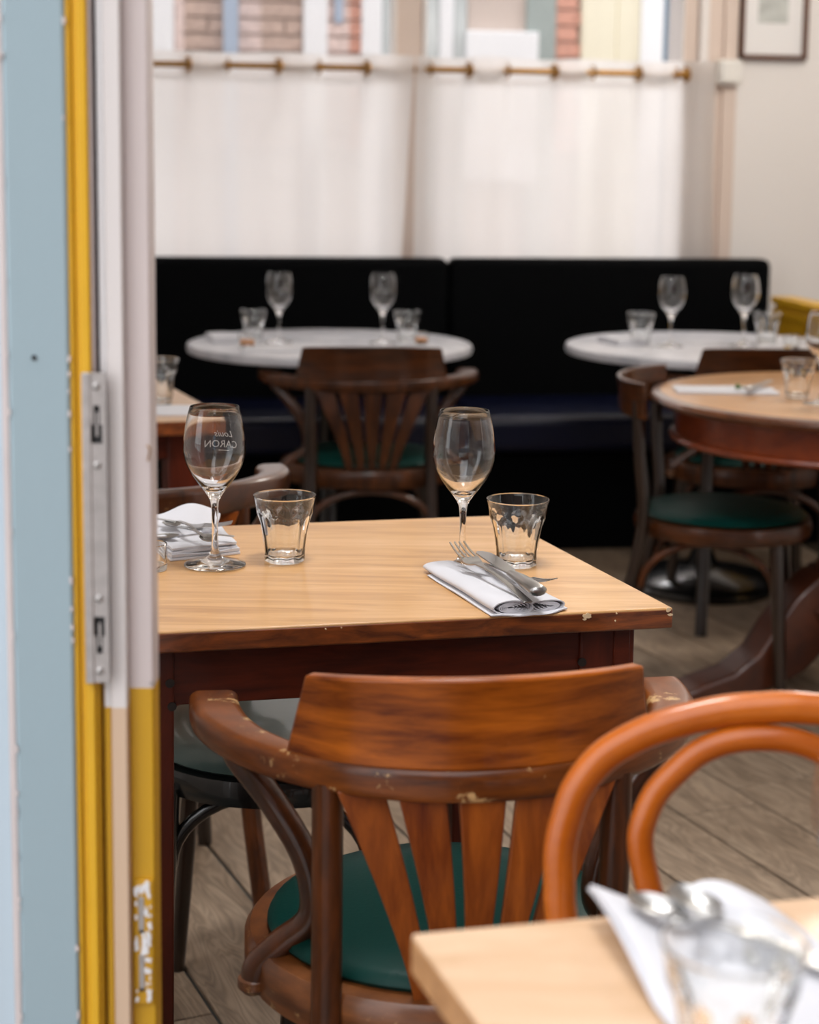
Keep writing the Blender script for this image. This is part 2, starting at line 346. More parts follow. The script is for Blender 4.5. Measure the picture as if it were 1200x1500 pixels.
# ------------------------------------------------------------ back wall frame
WO = Vector((0, 6.146, 0)); WE = Vector((1.903, .30, 0)).normalized(); WN = Vector((WE.y, -WE.x, 0))
WA = math.atan2(WE.y, WE.x)
def W(s, off, z): return WO + WE*s + WN*off + Vector((0,0,z))
def sw(px, py=100, off=0):
    d = ray(px, py); o = Vector((0,0,CAMH)); p0 = WO+WN*off
    t = (p0-o).dot(WN)/d.dot(WN); p = o+d*t
    return (p-WO).dot(WE), p.z
def wbox(g, s0, s1, o0, o1, z0, z1):
    v = [W(s,o,z) for z in (z0,z1) for s,o in ((s0,o0),(s1,o0),(s1,o1),(s0,o1))]
    return g.add(v, [(3,2,1,0),(4,5,6,7),(0,1,5,4),(1,2,6,5),(2,3,7,6),(3,0,4,7)])

# ------------------------------------------------------------ room shell
GD = Vector((.408,-.913,0)).normalized(); GQ = Vector((.913,.408,0)).normalized()   # plank direction and across
g = G(); g.box((-2.6,.9,-.06), (3.4,6.9,-.006)); floor = struct(build('floor', g, 'grout', smooth=False))
PW = .1835; PL = 1.22; A0 = Vector((.531,3.309,0)); gap = .007
pg = G(); pg.box((gap/2, gap/3, -.010), (PW-gap/2, PL-gap/3, 0))
plank0 = build('plank', pg, 'plank', floor, smooth=False, bevel=.0012, bseg=1)
rotz = math.atan2(-GD.x, GD.y)   # local +y along GD
rotz = math.atan2(GD.y, GD.x) - PI/2
yl = Vector((math.cos(rotz+PI/2), math.sin(rotz+PI/2), 0)); xl = Vector((math.cos(rotz), math.sin(rotz), 0))
J = Zp(282, 1490, 0); first = True; cnt = 0
for i in range(-22, 22):
    ju = ((J-A0).dot(yl)) % PL if i == math.floor((J-A0).dot(xl)/PW) else random.random()*PL
    for k in range(-6, 6):
        o = A0 + xl*(i*PW) + yl*(k*PL + ju); c = o + xl*PW/2 + yl*PL/2
        if -2.2 < c.x < 2.9 and 1.6 < c.y < 6.25 + .15*c.x:
            p = plank0 if first else plank0.copy()
            if not first: C.objects.link(p)
            first = False; p.location = o; p.rotation_euler = (0,0,rotz); cnt += 1
g = G(); g.box((-30,-30,-.12), (30,40,-.062)); struct(build('ground', g, 'ground', smooth=False))
g = G(); g.box((-30,-30,-.062), (30,.9,-.002)); struct(build('trim_1', g, 'ground', smooth=False))

sL = -1.75; sM0, _ = sw(575, 60, -.14); sM1, _ = sw(620, 60, -.14); sR, _ = sw(995, 60, -.12)
g = G(); wbox(g, -3.2, 3.3, -.05, -.30, 0, .9); wbox(g, -3.2, 3.3, -.05, -.30, 2.25, 3.0); wbox(g, -3.2, sL, -.05, -.30, .9, 2.25); wbox(g, sR+.20, 3.3, -.05, -.30, .9, 2.25)
struct(build('wall_back', g, 'wall', smooth=False))
g = G(); g.box((-2.75,1.35,0), (-2.6,6.9,3)); struct(build('wall_left', g, 'wall', smooth=False))
g = G(); g.box((2.95,1.35,0), (3.1,7.0,3)); struct(build('wall_right', g, 'wall', smooth=False))
g = G(); g.box((-2.75,1.35,3.0), (3.1,7.0,3.12)); struct(build('ceiling', g, 'ceiling', smooth=False))
g = G(); g.box((-2.75,1.45,0), (-2.2,1.6,3)); g.box((-2.2,1.45,0), (-.75,1.6,.75)); g.box((-.85,1.45,.75), (-.70,1.6,3)); g.box((-2.75,1.45,2.85), (3.1,1.6,3)); struct(build('wall_front', g, 'wall', smooth=False))

# unseen dark houses added to block sky light: one close on the right, one behind the camera
sh = thing('added_street_house', 'added dark house behind the camera that dims the front light', 'building', (-1.0,-8.5,0))
build('house_wall', G().box((-3,-.3,0), (9,0,6.0)), 'out_dark', sh, smooth=False); build('door_panel', G().box((1.5,0,0), (2.6,.06,2.4)), 'out_dblue', sh, smooth=False)  # wall and door of the added house behind the camera
sh = thing('added_side_house', 'added dark house right of the camera that blocks sky light', 'building', (2.1,-3,0))
build('house_wall', G().box((0,-5.5,0), (.3,4.4,6.5)), 'out_dark', sh, smooth=False); build('door_panel', G().box((-.05,-2.6,0), (0,-1.4,2.4)), 'out_dblue', sh, smooth=False)  # wall and door of the added house on the right

# opal globe lamps added out of view above the frame to lift the interior light
def added_lamp(label, x, y, power, kind='AREA'):
    t = thing('added_lamp', label, 'lamp', (x, y, 2.72), 0, 'added ceiling lamps')
    build('added_globe', G().lathe([(.0001,-.16),(.09,-.135),(.15,-.06),(.16,0),(.15,.06),(.09,.13),(.05,.15),(.0001,.15)], 32), 'opal', t)
    build('added_lamp_rose', G().lathe([(.0001,.15),(.05,.15),(.055,.28),(.0001,.28)], 24), 'brass', t)
    l = bpy.data.lights.new('lamp', kind); l.energy = power
    if kind == 'AREA': l.shape = 'DISK'; l.size = .5
    else: l.shadow_soft_size = .16; l.color = (1,.94,.87)
    o = bpy.data.objects.new('fill_light', l); C.objects.link(o); o.parent = t; o.location = (0,0,-.18 if kind == 'AREA' else -.36)
added_lamp('added unseen globe lamp over the square table near the door', .1, 2.05, LAMP)
added_lamp('added unseen globe lamp over the round wooden table', 1.35, 4.75, LAMP*2.2, 'POINT')

# window: casing, mullion, two panes, beyond them the street
win = struct(build('window_1', wbox(wbox(G(), sL-.05, sR+.02, -.10, -.20, .86, .93), sL-.05, sR+.02, -.10, -.2, 2.22, 2.3), 'casing_w', smooth=False))
for (a, b, o0, o1, mt) in ((sM0, sM1, -.10, -.20, 'casing'), (sM0-.012, sM0+.008, -.08, -.12, 'casing_w'), (sM1-.010, sM1+.006, -.09, -.12, 'casing_w')):
    build('mullion', wbox(G(), a, b, o0, o1, .93, 2.22), mt, win, smooth=False, bevel=.004)
c0 = sw(998,60,-.05)[0]; cs = [c0, sw(1002,60,-.03)[0], sw(1025,60,-.03)[0], sw(1038,60,-.03)[0], sw(1062,60,-.03)[0], sw(1082,60,-.03)[0]]
for (a, b, o0, mt) in ((cs[0]-.004, cs[1], -.02, 'casing_w'), (cs[1], cs[2], -.055, 'casing'), (cs[2], cs[3], -.02, 'casing_w'), (cs[3], cs[4], -.045, 'casing'), (cs[4], cs[5], -.03, 'casing')):
    build('casing_board', wbox(G(), a, b, o0, -.20, .90, 2.30), mt, win, smooth=False, bevel=.004)
build('frame_stile', wbox(G(), sL-.05, sL+.05, -.08, -.2, .93, 2.22), 'casing_w', win, smooth=False, bevel=.004)
for (a, b) in ((sL+.05, sM0), (sM1, cs[0])):
    build('pane', wbox(G(), a, b, -.15, -.154, .93, 2.22), 'pane', win, smooth=False)

# house across the street
off = -2.35
hb = thing('brick_house', 'pale and brown brick house front across the street beyond the window glass', 'building', W(0, off-.2, 0))
def hp(name, px0, px1, o, z0, z1, mt, d=.1):
    a = sw(px0, 40, o)[0]; b = sw(px1, 40, o)[0]
    g = wbox(G(), a, b, o, o-d, z0, z1); inv = hb.location
    g.v = [(p[0]-inv.x, p[1]-inv.y, p[2]-inv.z) for p in g.v]
    return build(name, g, mt, hb, smooth=False, bevel=.006, bseg=1)
hp('house_wall', -300, 1700, off-.03, 0, 4.2, 'mortar', .3)
def bricks(px0, px1, mt, z0=1.35, z1=2.55):
    a = sw(px0, 40, off)[0]; b = sw(px1, 40, off)[0]; bw, bh = .215, .066
    row = 0; z = z0
    while z < z1:
        s = a - (bw/2 if row % 2 else 0)
        while s < b - .02:
            x0 = max(a, s); x1 = min(b, s+bw)
            if x1-x0 > .04:
                o = random.uniform(0,.005); g = wbox(G(), x0, x1, off+o, off-.06, z, z+bh); inv = hb.location
                g.v = [(p[0]-inv.x, p[1]-inv.y, p[2]-inv.z) for p in g.v]; build('brick', g, mt, hb, smooth=False)
            s += bw+.011
        z += bh+.012; row += 1
bricks(270, 328, 'brick'); bricks(383, 443, 'brick'); bricks(480, 512, 'brick_p'); bricks(512, 531, 'brick_r'); bricks(350, 383, 'brick_p'); bricks(815, 853, 'brick_r')
hp('door_frame', 190, 255, off+.02, 0, 3, 'out_w'); hp('pilaster', 255, 270, off+.01, 0, 3, 'brick_p'); hp('downpipe', 328, 349, off+.07, 0, 3.5, 'out_blue', .08)
hp('window_frame', 445, 480, off+.04, .4, 3, 'out_w'); hp('house_number', 490, 503, off+.02, 1.95, 2.25, 'out_blue', .02); hp('window_frame', 531, 560, off+.05, .4, 3, 'out_w'); hp('window_frame', 560, 585, off+.03, .4, 3, 'out_grey')
hp('window_pane', 616, 645, off+.01, 1.0, 3, 'out_grey'); hp('window_frame', 645, 665, off+.03, .4, 3, 'out_w'); hp('shutter', 665, 684, off+.02, .4, 3, 'out_grey')
hp('lintel_panel', 684, 775, off+.0, 0, 3, 'out_beige'); hp('name_plate', 695, 742, off+.02, 2.13, 2.25, 'out_sign', .02); hp('sill', 684, 790, off+.06, 1.2, 1.93, 'out_w', .1)
hp('shutter', 772, 815, off+.03, .4, 3, 'leafgreen'); hp('door_panel', 853, 903, off+.03, .2, 3, 'out_cream'); hp('door_panel', 903, 940, off+.015, .2, 3, 'out_cream'); hp('door_frame', 940, 973, off+.04, .2, 3, 'out_w'); hp('door_panel', 973, 1000, off+.02, .2, 3, 'out_dblue')
tr = thing('wall_lamp', 'small yellow lamp bracket on the house front across the street', 'lamp', W(sw(400, 12, off)[0], off+.045, 2.22))
build('arm', G().tube([(-.12,0,.0),(.12,0,.03)], .016), 'out_cream', tr); build('mount', G().box((-.02,-.02,-.03),(.02,.02,.03)), 'out_cream', tr, bevel=.003)

# cafe curtains on a brass rod
zr = 1.613
s0 = -1.5
rod = thing('curtain_rod', 'thin brass rod carrying the two half-height white curtains', 'curtain rod', W(0,0,zr), WA)
build('rod', G().tube([(s0,0,0),(sw(1004,108)[0],0,0)], .0108, 12), 'brass', rod)
build('finial', G().lathe([(.0001,-.016),(.012,-.013),(.015,0),(.012,.013),(.0001,.016)], 14, c=(sw(1004,108)[0],0,0)), 'brass', rod)
segs = [(213-266,275-266),(213-133,275-133),(213,275),(333,408),(467,537),(630,687),(743,812),(868,935),(990,1005)]
vis = [(sw(a,100)[0], sw(b,100)[0]) for a, b in segs]
def weave(s):   # +1 cloth in front of rod, -1 behind it
    v = 1.0
    for a, b in vis:
        e = .012
        q = 1/(1+math.exp(-(s-a)/e)) * 1/(1+math.exp((s-b)/e)); v -= 2*q
    return v
def curtain(name, sa, sb, label, seed, lean):
    rnd = random.Random(seed); ph = [rnd.random()*6 for _ in range(8)]
    t = thing(name, label, 'curtain', W((sa+sb)/2, 0, zr), WA); ms = (sa+sb)/2
    zt, zb = 1.658, .70; NU, NV = 220, 40
    def fn(u, v, sd):
        s = sa+(sb-sa)*u; z = zt+(zb-zt)*v
        top = max(0, 1-v*3.0); wv = weave(s)*.021*(top**1.0)
        fold = (math.sin(s*23+ph[0]+.6*v)*.010 + math.sin(s*41+ph[1]-1.2*v)*.006 + math.sin(s*9+ph[2]+v*1.5)*.012)*(.10+.9*min(1,v*2.2))
        wob = .003*math.sin(s*17+ph[3]) if v < .02 else 0
        spull = lean(u)*v
        return (s-ms+spull, -wv-fold*.75+.0006*(2*sd-1), z-zr+wob)
    build('cloth', G().sheet(fn, NU, NV), 'curtain', t, ang=80)
    def hem(u, v, sd):
        s = sa+(sb-sa)*u; z = 1.628-.075*v if False else (1.585+.0-.028*v)
        top = max(0, 1-((zt-z)/(zt-zb))*3.0); p = fn(u, (zt-z)/(zt-zb), 1)
        return (p[0], p[1]-.0025-.001*sd, p[2])
    build('hem_band', G().sheet(hem, NU, 2), 'curtain', t, ang=80)
    for a, b in vis:
        for e in (b, a):
            if sa < e < sb and rnd.random() < 2:
                q = [((.0), .022*math.cos(x), .022*math.sin(x)) for x in [2*PI*k/16 for k in range(16)]]
                build('eyelet', G().tube([(e-ms+p[0]+p[1]*.35, -p[1]*.95, p[2]) for p in q], .0035 if e == a else .0065, 8, closed=True), 'brass', t)
    return t
curtain('cafe_curtain', s0, sw(606,100)[0], 'left white half-height curtain hanging from the brass rod', 3, lambda u: -.05*u**6)
curtain('cafe_curtain', sw(609,100)[0], sw(1046,100)[0], 'right white half-height curtain, beside the white wall box', 11, lambda u: .035*u**4 - .0*(1-u))

bs, bz = sw(1066, 106, -.02)
sb = thing('sensor_box', 'small white plastic box on the window casing beside the right curtain', 'sensor', W(bs, -.02, bz), WA)
build('housing', G().box((-.045,-.04,-.045), (.045,.02,.045)), 'plastic', sb, bevel=.012, bseg=3)
build('front_cover', G().box((-.036,-.048,-.037), (.012,-.038,.037)), 'plastic', sb, bevel=.006)
ps0, pz = sw(1083, 86, -.03); ps1, _ = sw(1181, 86, -.03)
pf = thing('framed_picture', 'framed print with a wide white mat on the white wall beside the window', 'picture', W((ps0+ps1)/2, -.045, pz), WA)
hw = (ps1-ps0)/2; fh = .62
for nm, a, b in (('frame_stile', (-hw,-.03,0), (-hw+.014,0,fh)), ('frame_stile', (hw-.018,-.03,0), (hw,0,fh)), ('frame_rail', (-hw,-.03,0), (hw,0,.016)), ('frame_rail', (-hw,-.03,fh-.016), (hw,0,fh))):
    build(nm, G().box(a, b), 'frame_w', pf, bevel=.002)
build('mat_board', G().box((-hw+.012,-.012,.014), (hw-.016,-.004,fh-.014)), 'mat', pf, smooth=False)
build('print', G().box((-hw*.47,-.0135,.13), (hw*.42,-.0118,fh-.13)), 'print', pf, smooth=False)

# yellow partition to the right of the banquette
pt0 = Zp(1131, 434, .83); pdv = (Zp(1174,443,.83)-pt0).normalized()
rpa = math.atan2(pdv.y, pdv.x)
pa = thing('partition', 'low yellow painted partition standing right of the dark banquette', 'partition', (pt0.x, pt0.y, 0), rpa)
build('panel', G().box((-.0,.012,.50), (1.3,.07,.805)), 'yellow_d', pa, bevel=.003)
build('cap_rail', G().box((-.01,0,.805), (1.31,.085,.83)), 'yellow', pa, bevel=.004)
build('rail_moulding', G().box((-.0,.004,.76), (1.3,.016,.79)), 'yellow_d', pa, bevel=.003)
build('base_panel', G().box((0,.014,0), (1.3,.068,.50)), 'black', pa, bevel=.003)

# ------------------------------------------------------------ banquette
bq = thing('banquette', 'long dark navy upholstered bench under the curtained window', 'bench', W(0, .1, 0), WA)
bx = lambda px, off, py=380: sw(px, py, off)[0]
e1, e2, e3 = bx(659,.14), bx(661,.14), bx(1133,.14)
for (a, b) in ((e1-1.19, e1), (e2, e3)):
    build('backrest_panel', G().box((a, -.035, .40), (b, .07, .952)), 'navy', bq, bevel=.028, bseg=4)
build('backrest_panel', G().box((e1-2.1, -.035, .40), (e1-1.195, .07, .952)), 'navy', bq, bevel=.028, bseg=4)
for (a, b) in ((e1-2.1, e1-1.195), (e1-1.19, e1), (e2, e3)):
    build('seat_cushion', G().box((a, -.56, .34), (b, -.03, .465)), 'navy_seat', bq, bevel=.03, bseg=4)
build('base', G().box((e1-2.1, -.50, .0), (e3, .06, .34)), 'navy', bq, bevel=.006)

# ------------------------------------------------------------ door leaf and jamb at the left
yd = 1.40
lf = thing('door_leaf', 'grey-blue door leaf with yellow edge and steel lock strip at the left', 'door', (-.28, yd, 0))
def lb(x0, x1, y0, y1, z0, z1, nm, mt, bev=.002, par=None, label=None):
    return build(nm, G().box((x0+.28, y0-yd, z0), (x1+.28, y1-yd, z1)), mt, par or lf, bevel=bev, label=label)
lb(-.331, -.2805, yd-.004, yd+.04, .0, 2.4, 'stile', 'blue', .003)
lb(-.338, -.331, yd-.001, yd+.04, .0, 2.4, 'bead', 'primer', .002)
lb(-.70, -.338, yd+.006, yd+.034, .0, 2.4, 'panel', 'blue_l')
lb(-.2805, -.2755, yd-.003, yd+.04, .0, 2.4, 'edge_strip', 'yellow_d', .002)
lb(-.2755, -.2715, yd-.0005, yd+.04, .0, 2.4, 'edge_strip', 'yellow', .001)
lb(-.2715, -.2630, yd-.004, yd+.04, .0, 2.4, 'edge_strip', 'yellow', .0015)
lb(-.2630, -.2605, yd+.0, yd+.04, .0, 2.4, 'edge_strip', 'primer_two', .001)
hl = build('screw_hole', G().tube([(0,0,0),(0,.012,0)], .0022, 12), 'hole', lf, loc=(-.3095+.28, -.0052, 1.1185))
rnd = random.Random(5)
for k in range(34):   # flaking paint along the blue edge and the bead
    z = rnd.uniform(.45,1.45); x = rnd.choice([-.2812,-.3315])+rnd.uniform(-.0008,.0008); s = rnd.uniform(.001,.0022)
    n = 7; pl = [(s*rnd.uniform(.5,1)*math.cos(2*PI*i/n), 2.2*s*rnd.uniform(.5,1.2)*math.sin(2*PI*i/n)) for i in range(n)]
    build('paint_flake', G().extr(pl, lambda u, v, sd: (x+.28+u, -.0052+.001*sd, z+v)), 'primer', lf, smooth=False)
# steel strip
sx0, sx1 = -.2690, -.2500
pz0, pz1 = .844, 1.107
pc = (sx0+sx1)/2
def stripmesh(slots):
    # plate with keyhole slots cut by building it from rows
    g = G(); x0, x1 = sx0+.28, sx1+.28; yf, yb = -.0085, -.0045
    segs = [pz0]+[q for s in slots for q in (s[0], s[1])]+[pz1]
    for i in range(0, len(segs), 2): g.box((x0, yf, segs[i]), (x1, yb, segs[i+1]))
    for (a, b, mid, wa, wb, cx) in slots:
        for (u, v, ww) in ((a, mid, wa), (mid, b, wb)):
            g.box((x0, yf, u), (cx-ww, yb, v)); g.box((cx+ww, yf, u), (x1, yb, v))
    return g
cxx = -.2580+.28
slots = [(.8690,.9010,.8840,.0026,.0046,cxx), (1.0480,1.0800,1.0640,.0046,.0026,cxx)]
pl = build('lock_strip', stripmesh(slots), 'plate', lf, smooth=False, label='long brushed steel lock strip')
build('strip_flange', G().box((sx0+.28-.001, -.0095, pz0-.001), (sx0+.2865, -.0075, pz1)), 'plate', pl, bevel=.0009)
for (a, b, mid, wa, wb, cx) in slots:
    build('recess', G().box((cx-.005,-.0046,a-.002), (cx+.005,-.0030,b+.002)), 'hole', pl, smooth=False)
    build('latch_tongue', G().box((cx-.0012,-.0062,a+.006), (cx+.0008,-.0032,b-.006)), 'plate', pl, smooth=False)
for z in (1.0960, 1.0300, .9165, .8540):
    s = build('screw', G().lathe([(.0001,.0016),(.0022,.0013),(.0034,.0004),(.0036,0)], 16), 'screw', pl, loc=(cxx, -.0085, z)); s.rotation_euler = (R(90),0,0)
# jamb
jb = struct(build('door_1', G().box((-.2600,yd+.012,0), (-.2575,yd+.06,2.45)), 'gap_two', smooth=False))
def jbx(x0, x1, y0, y1, z0, z1, nm, mt, bev=.0015): return build(nm, G().box((x0,y0,z0),(x1,y1,z1)), mt, jb, bevel=bev)
jbx(-.2575, -.2515, yd+.006, yd+.07, 0, 2.45, 'jamb_board', 'jambA')
jbx(-.2515, -.2375, yd+.004, yd+.07, 0, 2.45, 'jamb_board', 'jambB')
jbx(-.2375, -.2170, yd+.016, yd+.05, 0, 2.45, 'jamb_board', 'jambC')
jbx(-.70, -.2600, yd+.045, yd+.10, 0, 2.45, 'jamb_back', 'casing_w')
# battered striker on the yellow board
st = build('striker', G().box((-.2345,yd+.0125,.545), (-.2185,yd+.0165,.660)), 'yellow_d', jb, bevel=.001, label='paint-chipped striker plate with two slots')
for (z0, z1) in ((.612,.645),(.558,.592)):
    build('slot', G().box((-.2312,yd+.0118,z0), (-.2262,yd+.0128,z1)), 'plate', st, bevel=.0004)
    build('slot_bottom', G().box((-.2308,yd+.0114,z0), (-.2266,yd+.0120,z0+.0025)), 'hole', st, smooth=False)
for k in range(64):
    z = rnd.uniform(.546,.657); x = rnd.choice([-.2330,-.2245,-.2230,-.2215,-.2205]); q_ = rnd.uniform(.0010,.0026)
    if k < 7: z = .6495+.007*rnd.random(); x = -.2325+.0019*k; q_ = .0026
    elif k < 12: z = .594+.004*(k-7); x = -.2275+.001*rnd.random(); q_ = .0022
    n = 8; pp = [(q_*rnd.uniform(.6,1)*math.cos(2*PI*i/n), 1.6*q_*rnd.uniform(.5,1.2)*math.sin(2*PI*i/n)) for i in range(n)]
    if x+q_ > -.2187: continue
    y_ = yd+.0117-.00002*k
    build('paint_flake', G().extr(pp, lambda u, v, sd: (x+u, y_+.001*sd, z+v)), 'chip_w', st, smooth=False)
build('nail', G().tube([(-.2195,yd+.016,.8365),(-.2150,yd+.006,.8395)], .0009, 8), 'screw', jb)
build('rust_mark', G().tube(cat_([(-.2205,yd+.0155,1.043),(-.2178,yd+.0148,1.040),(-.2198,yd+.0152,1.030)]), .0007, 8), 'brass', jb)

# ------------------------------------------------------------ main table
def quad_table(name, label, quad, th, leg, aphi, mats, inset=.05, legs=True, group=None, legw=.07):
    cx = sum(p[0] for p in quad)/4; cy = sum(p[1] for p in quad)/4
    t = thing(name, label, 'table', (cx, cy, 0), 0, group)
    q = [Vector((p[0]-cx, p[1]-cy)) for p in quad]     # FL, FR, BR, BL
    top = build('table_top', G().prism(q, .75-th+.008, .75), mats[0], t, bevel=.002)
    build('top_edge', G().prism([p*1.0018 for p in q], .75-th, .75-.0016), mats[1], top, bevel=.0025)
    ex = (q[1]-q[0]).normalized(); ey = (q[3]-q[0]).normalized(); ex2 = (q[2]-q[3]).normalized(); ey2 = (q[2]-q[1]).normalized()
    cor = [q[0]+ex*inset+ey*inset, q[1]-ex*inset+ey2*inset, q[2]-ex2*inset-ey2*inset, q[3]+ex2*inset-ey*inset]
    dirs = [(ex,ey),(-ex,ey2),(-ex2,-ey2),(ex2,-ey)]
    zt = .75-th
    def side(a, b, inn):
        n = Vector((-(b-a).y, (b-a).x)).normalized()
        return build('apron', G().prism([a+n*inn, b+n*inn, b+n*(inn+.022), a+n*(inn+.022)], aphi, zt), mats[2], t, bevel=.002)
    for i in range(4): side(cor[i], cor[(i+1)%4], .006)
    ls = []
    for (c, (dx, dy)) in zip(cor, dirs):
        w0 = legw; w1 = legw*.92
        pts0 = [c, c+dx*w0, c+dx*w0+dy*w0, c+dy*w0]; k = (w0-w1)
        pts1 = [c, c+dx*w1, c+dx*w1+dy*w1, c+dy*w1]
        v = [(p.x,p.y,zt) for p in pts0]+[(p.x,p.y,.0) for p in pts1]
        ls.append(build('leg', G().add(v, [(0,1,2,3),(7,6,5,4),(0,4,5,1),(1,5,6,2),(2,6,7,3),(3,7,4,0)]), mats[3], t, bevel=.003))
    return t, cor, dirs, ls, (cx, cy)
FR = Zp(986,890,.75); FL0 = Zp(225,926,.75); BR = Zp(728,755,.75)
FR, FL0, BR = [Vector((p.x,p.y)) for p in (FR,FL0,BR)]
FL = FL0 + (FL0-FR).normalized()*.072; BL = FL + (BR-FR)*.98
tb, cor, dirs, ls, ctr = quad_table('wooden_table', 'square wooden table laid with two wine glasses and two tumblers, in focus', [FL,FR,BR,BL], .026, .07, .650, ('top','edge','redwood_h','redwood'), inset=.032)
def peg(par, px, py, r=.0055):
    f = cor[0] if px < 500 else cor[1]; a = Vector((cor[0].x+ctr[0], cor[0].y+ctr[1])); b = Vector((cor[1].x+ctr[0], cor[1].y+ctr[1]))
    d = ray(px, py); n = Vector((-(b-a).y, (b-a).x)).normalized(); t_ = (a).dot(n)/(Vector((d.x,d.y)).dot(n)); p = Vector((d.x*t_, d.y*t_, CAMH+d.z*t_))
    g = G().tube([(0,0,0),(n.x*.004,n.y*.004,0)], r, 10); build('peg', g, 'peg', par, loc=(p.x-ctr[0]-n.x*.001, p.y-ctr[1]-n.y*.001, p.z))
peg(ls[0], 249, 1001); peg(ls[0], 252, 1035); peg(ls[1], 853, 970)
def edge_chip(px, py, w, h, seed, mt='chip'):
    a, b = FL, FR; n = Vector((-(b-a).y, (b-a).x)).normalized(); e = (b-a).normalized(); d = ray(px,py)
    t_ = a.dot(n)/(Vector((d.x,d.y)).dot(n)); p = Vector((d.x*t_, d.y*t_, CAMH+d.z*t_)); rn = random.Random(seed); N = 12
    pp = [(w*rn.uniform(.6,1)*math.cos(2*PI*i/N), h*rn.uniform(.6,1)*math.sin(2*PI*i/N)) for i in range(N)]
    build('chipped_spot', G().extr(pp, lambda u, v, sd: (p.x-ctr[0]+e.x*u-n.x*.0012*sd-n.x*.0004, p.y-ctr[1]+e.y*u-n.y*.0012*sd-n.y*.0004, p.z+v)), mt, tb, smooth=False)
for a in ((860,902,.0066,.0042,1),(979,893,.0034,.0040,2),(982,900,.0042,.0018,3),(903,898,.0014,.0013,4),(901,909,.0010,.0014,5),(477,921,.0013,.0013,6),(500,919,.0012,.0012,7),(856,907,.0035,.0014,8)):
    edge_chip(*a)

# ------------------------------------------------------------ captain's chair
def captain(name, label, loc, rz, group, board=True, low=False, dark=False):
    t = thing(name, label, 'chair', loc, rz, group)
    A, B, cy = .252, .255, .045
    def U(phi, k=1.0): return (A*k*math.sin(phi), cy - B*k*math.cos(phi))
    ring = [(.150,-.035),(.196,-.035),(.203,-.022),(.203,.010),(.196,.017),(.150,.017)]
    sr = build('seat_ring', G().lathe([(.0001,-.03),(.2,-.033),(.217,-.03),(.221,-.015),(.221,.012),(.215,.02),(.194,.021),(.0001,.018)], 56, c=(0,0,.435), sx=1.0, sy=.93), 'seatring', t)
    cu = build('cushion', G().lathe([(.0001,.001),(.190,.003),(.196,.010),(.193,.016),(.180,.022),(.13,.027),(.07,.0295),(.0001,.030)], 56, c=(0,0,.452), sx=1, sy=.93), 'green', t)
    rh = .055 if low else .033; zc = (.705 if not low else .752)-rh/2
    lim = R(93 if not low else 84)
    pts = [(*U(-lim+2*lim*i/60), zc) for i in range(61)]
    def sc(u):
        e = abs(u-.5)*2; return (.62+.55*min(1,max(0,(e-.35)/.5)), 1.0 if not low else 1-.25*e)
    build('arm_rail', G().sweep(pts, rrect(.046, rh, .30, 4), sc), 'rail', t, ang=50)
    if board:
        z0, z1 = .704, .797
        def fn(u, v, sd):
            lim2 = R(45.5)-R(6.5)*v**1.2; ph = -lim2 + 2*lim2*u
            k = 1.0 + .03*v + (.0 if sd else -.062) + .01*(1-v)*sd
            x, y = U(ph, 1.0); nx, ny = math.sin(ph), -math.cos(ph)
            o = (.010 if sd else -.006) + .012*v*v - .004*v
            e = abs(2*u-1); top = z0 + (z1-z0-.009*e**2)*v - .006*e**2*(1-v)
            return (x+nx*o, y+ny*o, top)
        build('backrest', G().slab(fn, 40, 8), 'board', t, bevel=.003, ang=50)
    ys = -.178
    for i, (tx, bx_) in enumerate(((-.116,-.050),(-.058,-.025),(0,0),(.058,.025),(.116,.050))):
        ph = math.asin(tx/A); ty = cy - B*math.cos(ph)
        def fs(u, v, sd, tx=tx, bx_=bx_, ty=ty):
            wv = .0088+(.0235-.0088)*v**1.25; c = bx_+(tx-bx_)*v**1.25; yy = ys+(ty-ys)*v - .012*math.sin(v*PI)
            return (c+(2*u-1)*wv, yy-.004+.008*sd, .445+(zc-rh/2+.004-.445)*v)
        build('splat', G().slab(fs, 2, 14), 'splat', t, bevel=.0015)
    for s in (-1, 1):
        x = .146*s; yb = -.155; ph = math.asin(x/A); yt = cy-B*math.cos(ph)
        build('back_leg', G().tube(cat_([(x*1.12,yb-.085,0),(x*1.04,yb-.035,.22),(x,yb-.005,.44),(x*1.0,(yb+yt)/2-.004,.58),(x,yt,zc-rh/2+.008)],6), .0158, 14), 'leg', t)
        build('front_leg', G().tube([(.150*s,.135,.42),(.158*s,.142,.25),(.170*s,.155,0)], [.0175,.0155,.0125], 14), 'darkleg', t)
        ax, ay = U(R(74)*s)
        su = build('arm_support', G().tube(cat_([(ax,ay,.688),(ax*.94,ay-.015,.662),(s*.194,-.058,.620),(s*.162,-.066,.565),(s*.151,-.068,.517),(s*.158,-.066,.488),(s*.184,-.062,.466),(s*.208,-.058,.442),(s*.213,-.056,.425)],7), .0150, 14), 'chair', t)
        build('end_block', G().lathe([(.0001,-.013),(.010,-.011),(.0165,-.004),(.0165,.005),(.011,.011),(.0001,.012)], 14, c=(s*.214,-.056,.420)), 'seatring', su)
    arch = [(.150*math.cos(R(a)), -.175-.0*a, .30+.095*math.sin(R(a))) for a in range(0,181,10)]
    build('brace', G().tube(arch, .0095, 10), 'leg', t)
    arch = [(.145*math.cos(R(a)), .140, .30+.095*math.sin(R(a))) for a in range(0,181,10)]
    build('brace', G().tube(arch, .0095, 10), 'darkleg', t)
    return t
YA = R(8)
cap = captain('captains_chair', 'worn brown wooden armchair with fan splats, in focus at the square table', (.046,1.790,0), YA, 'round-backed wooden armchairs')
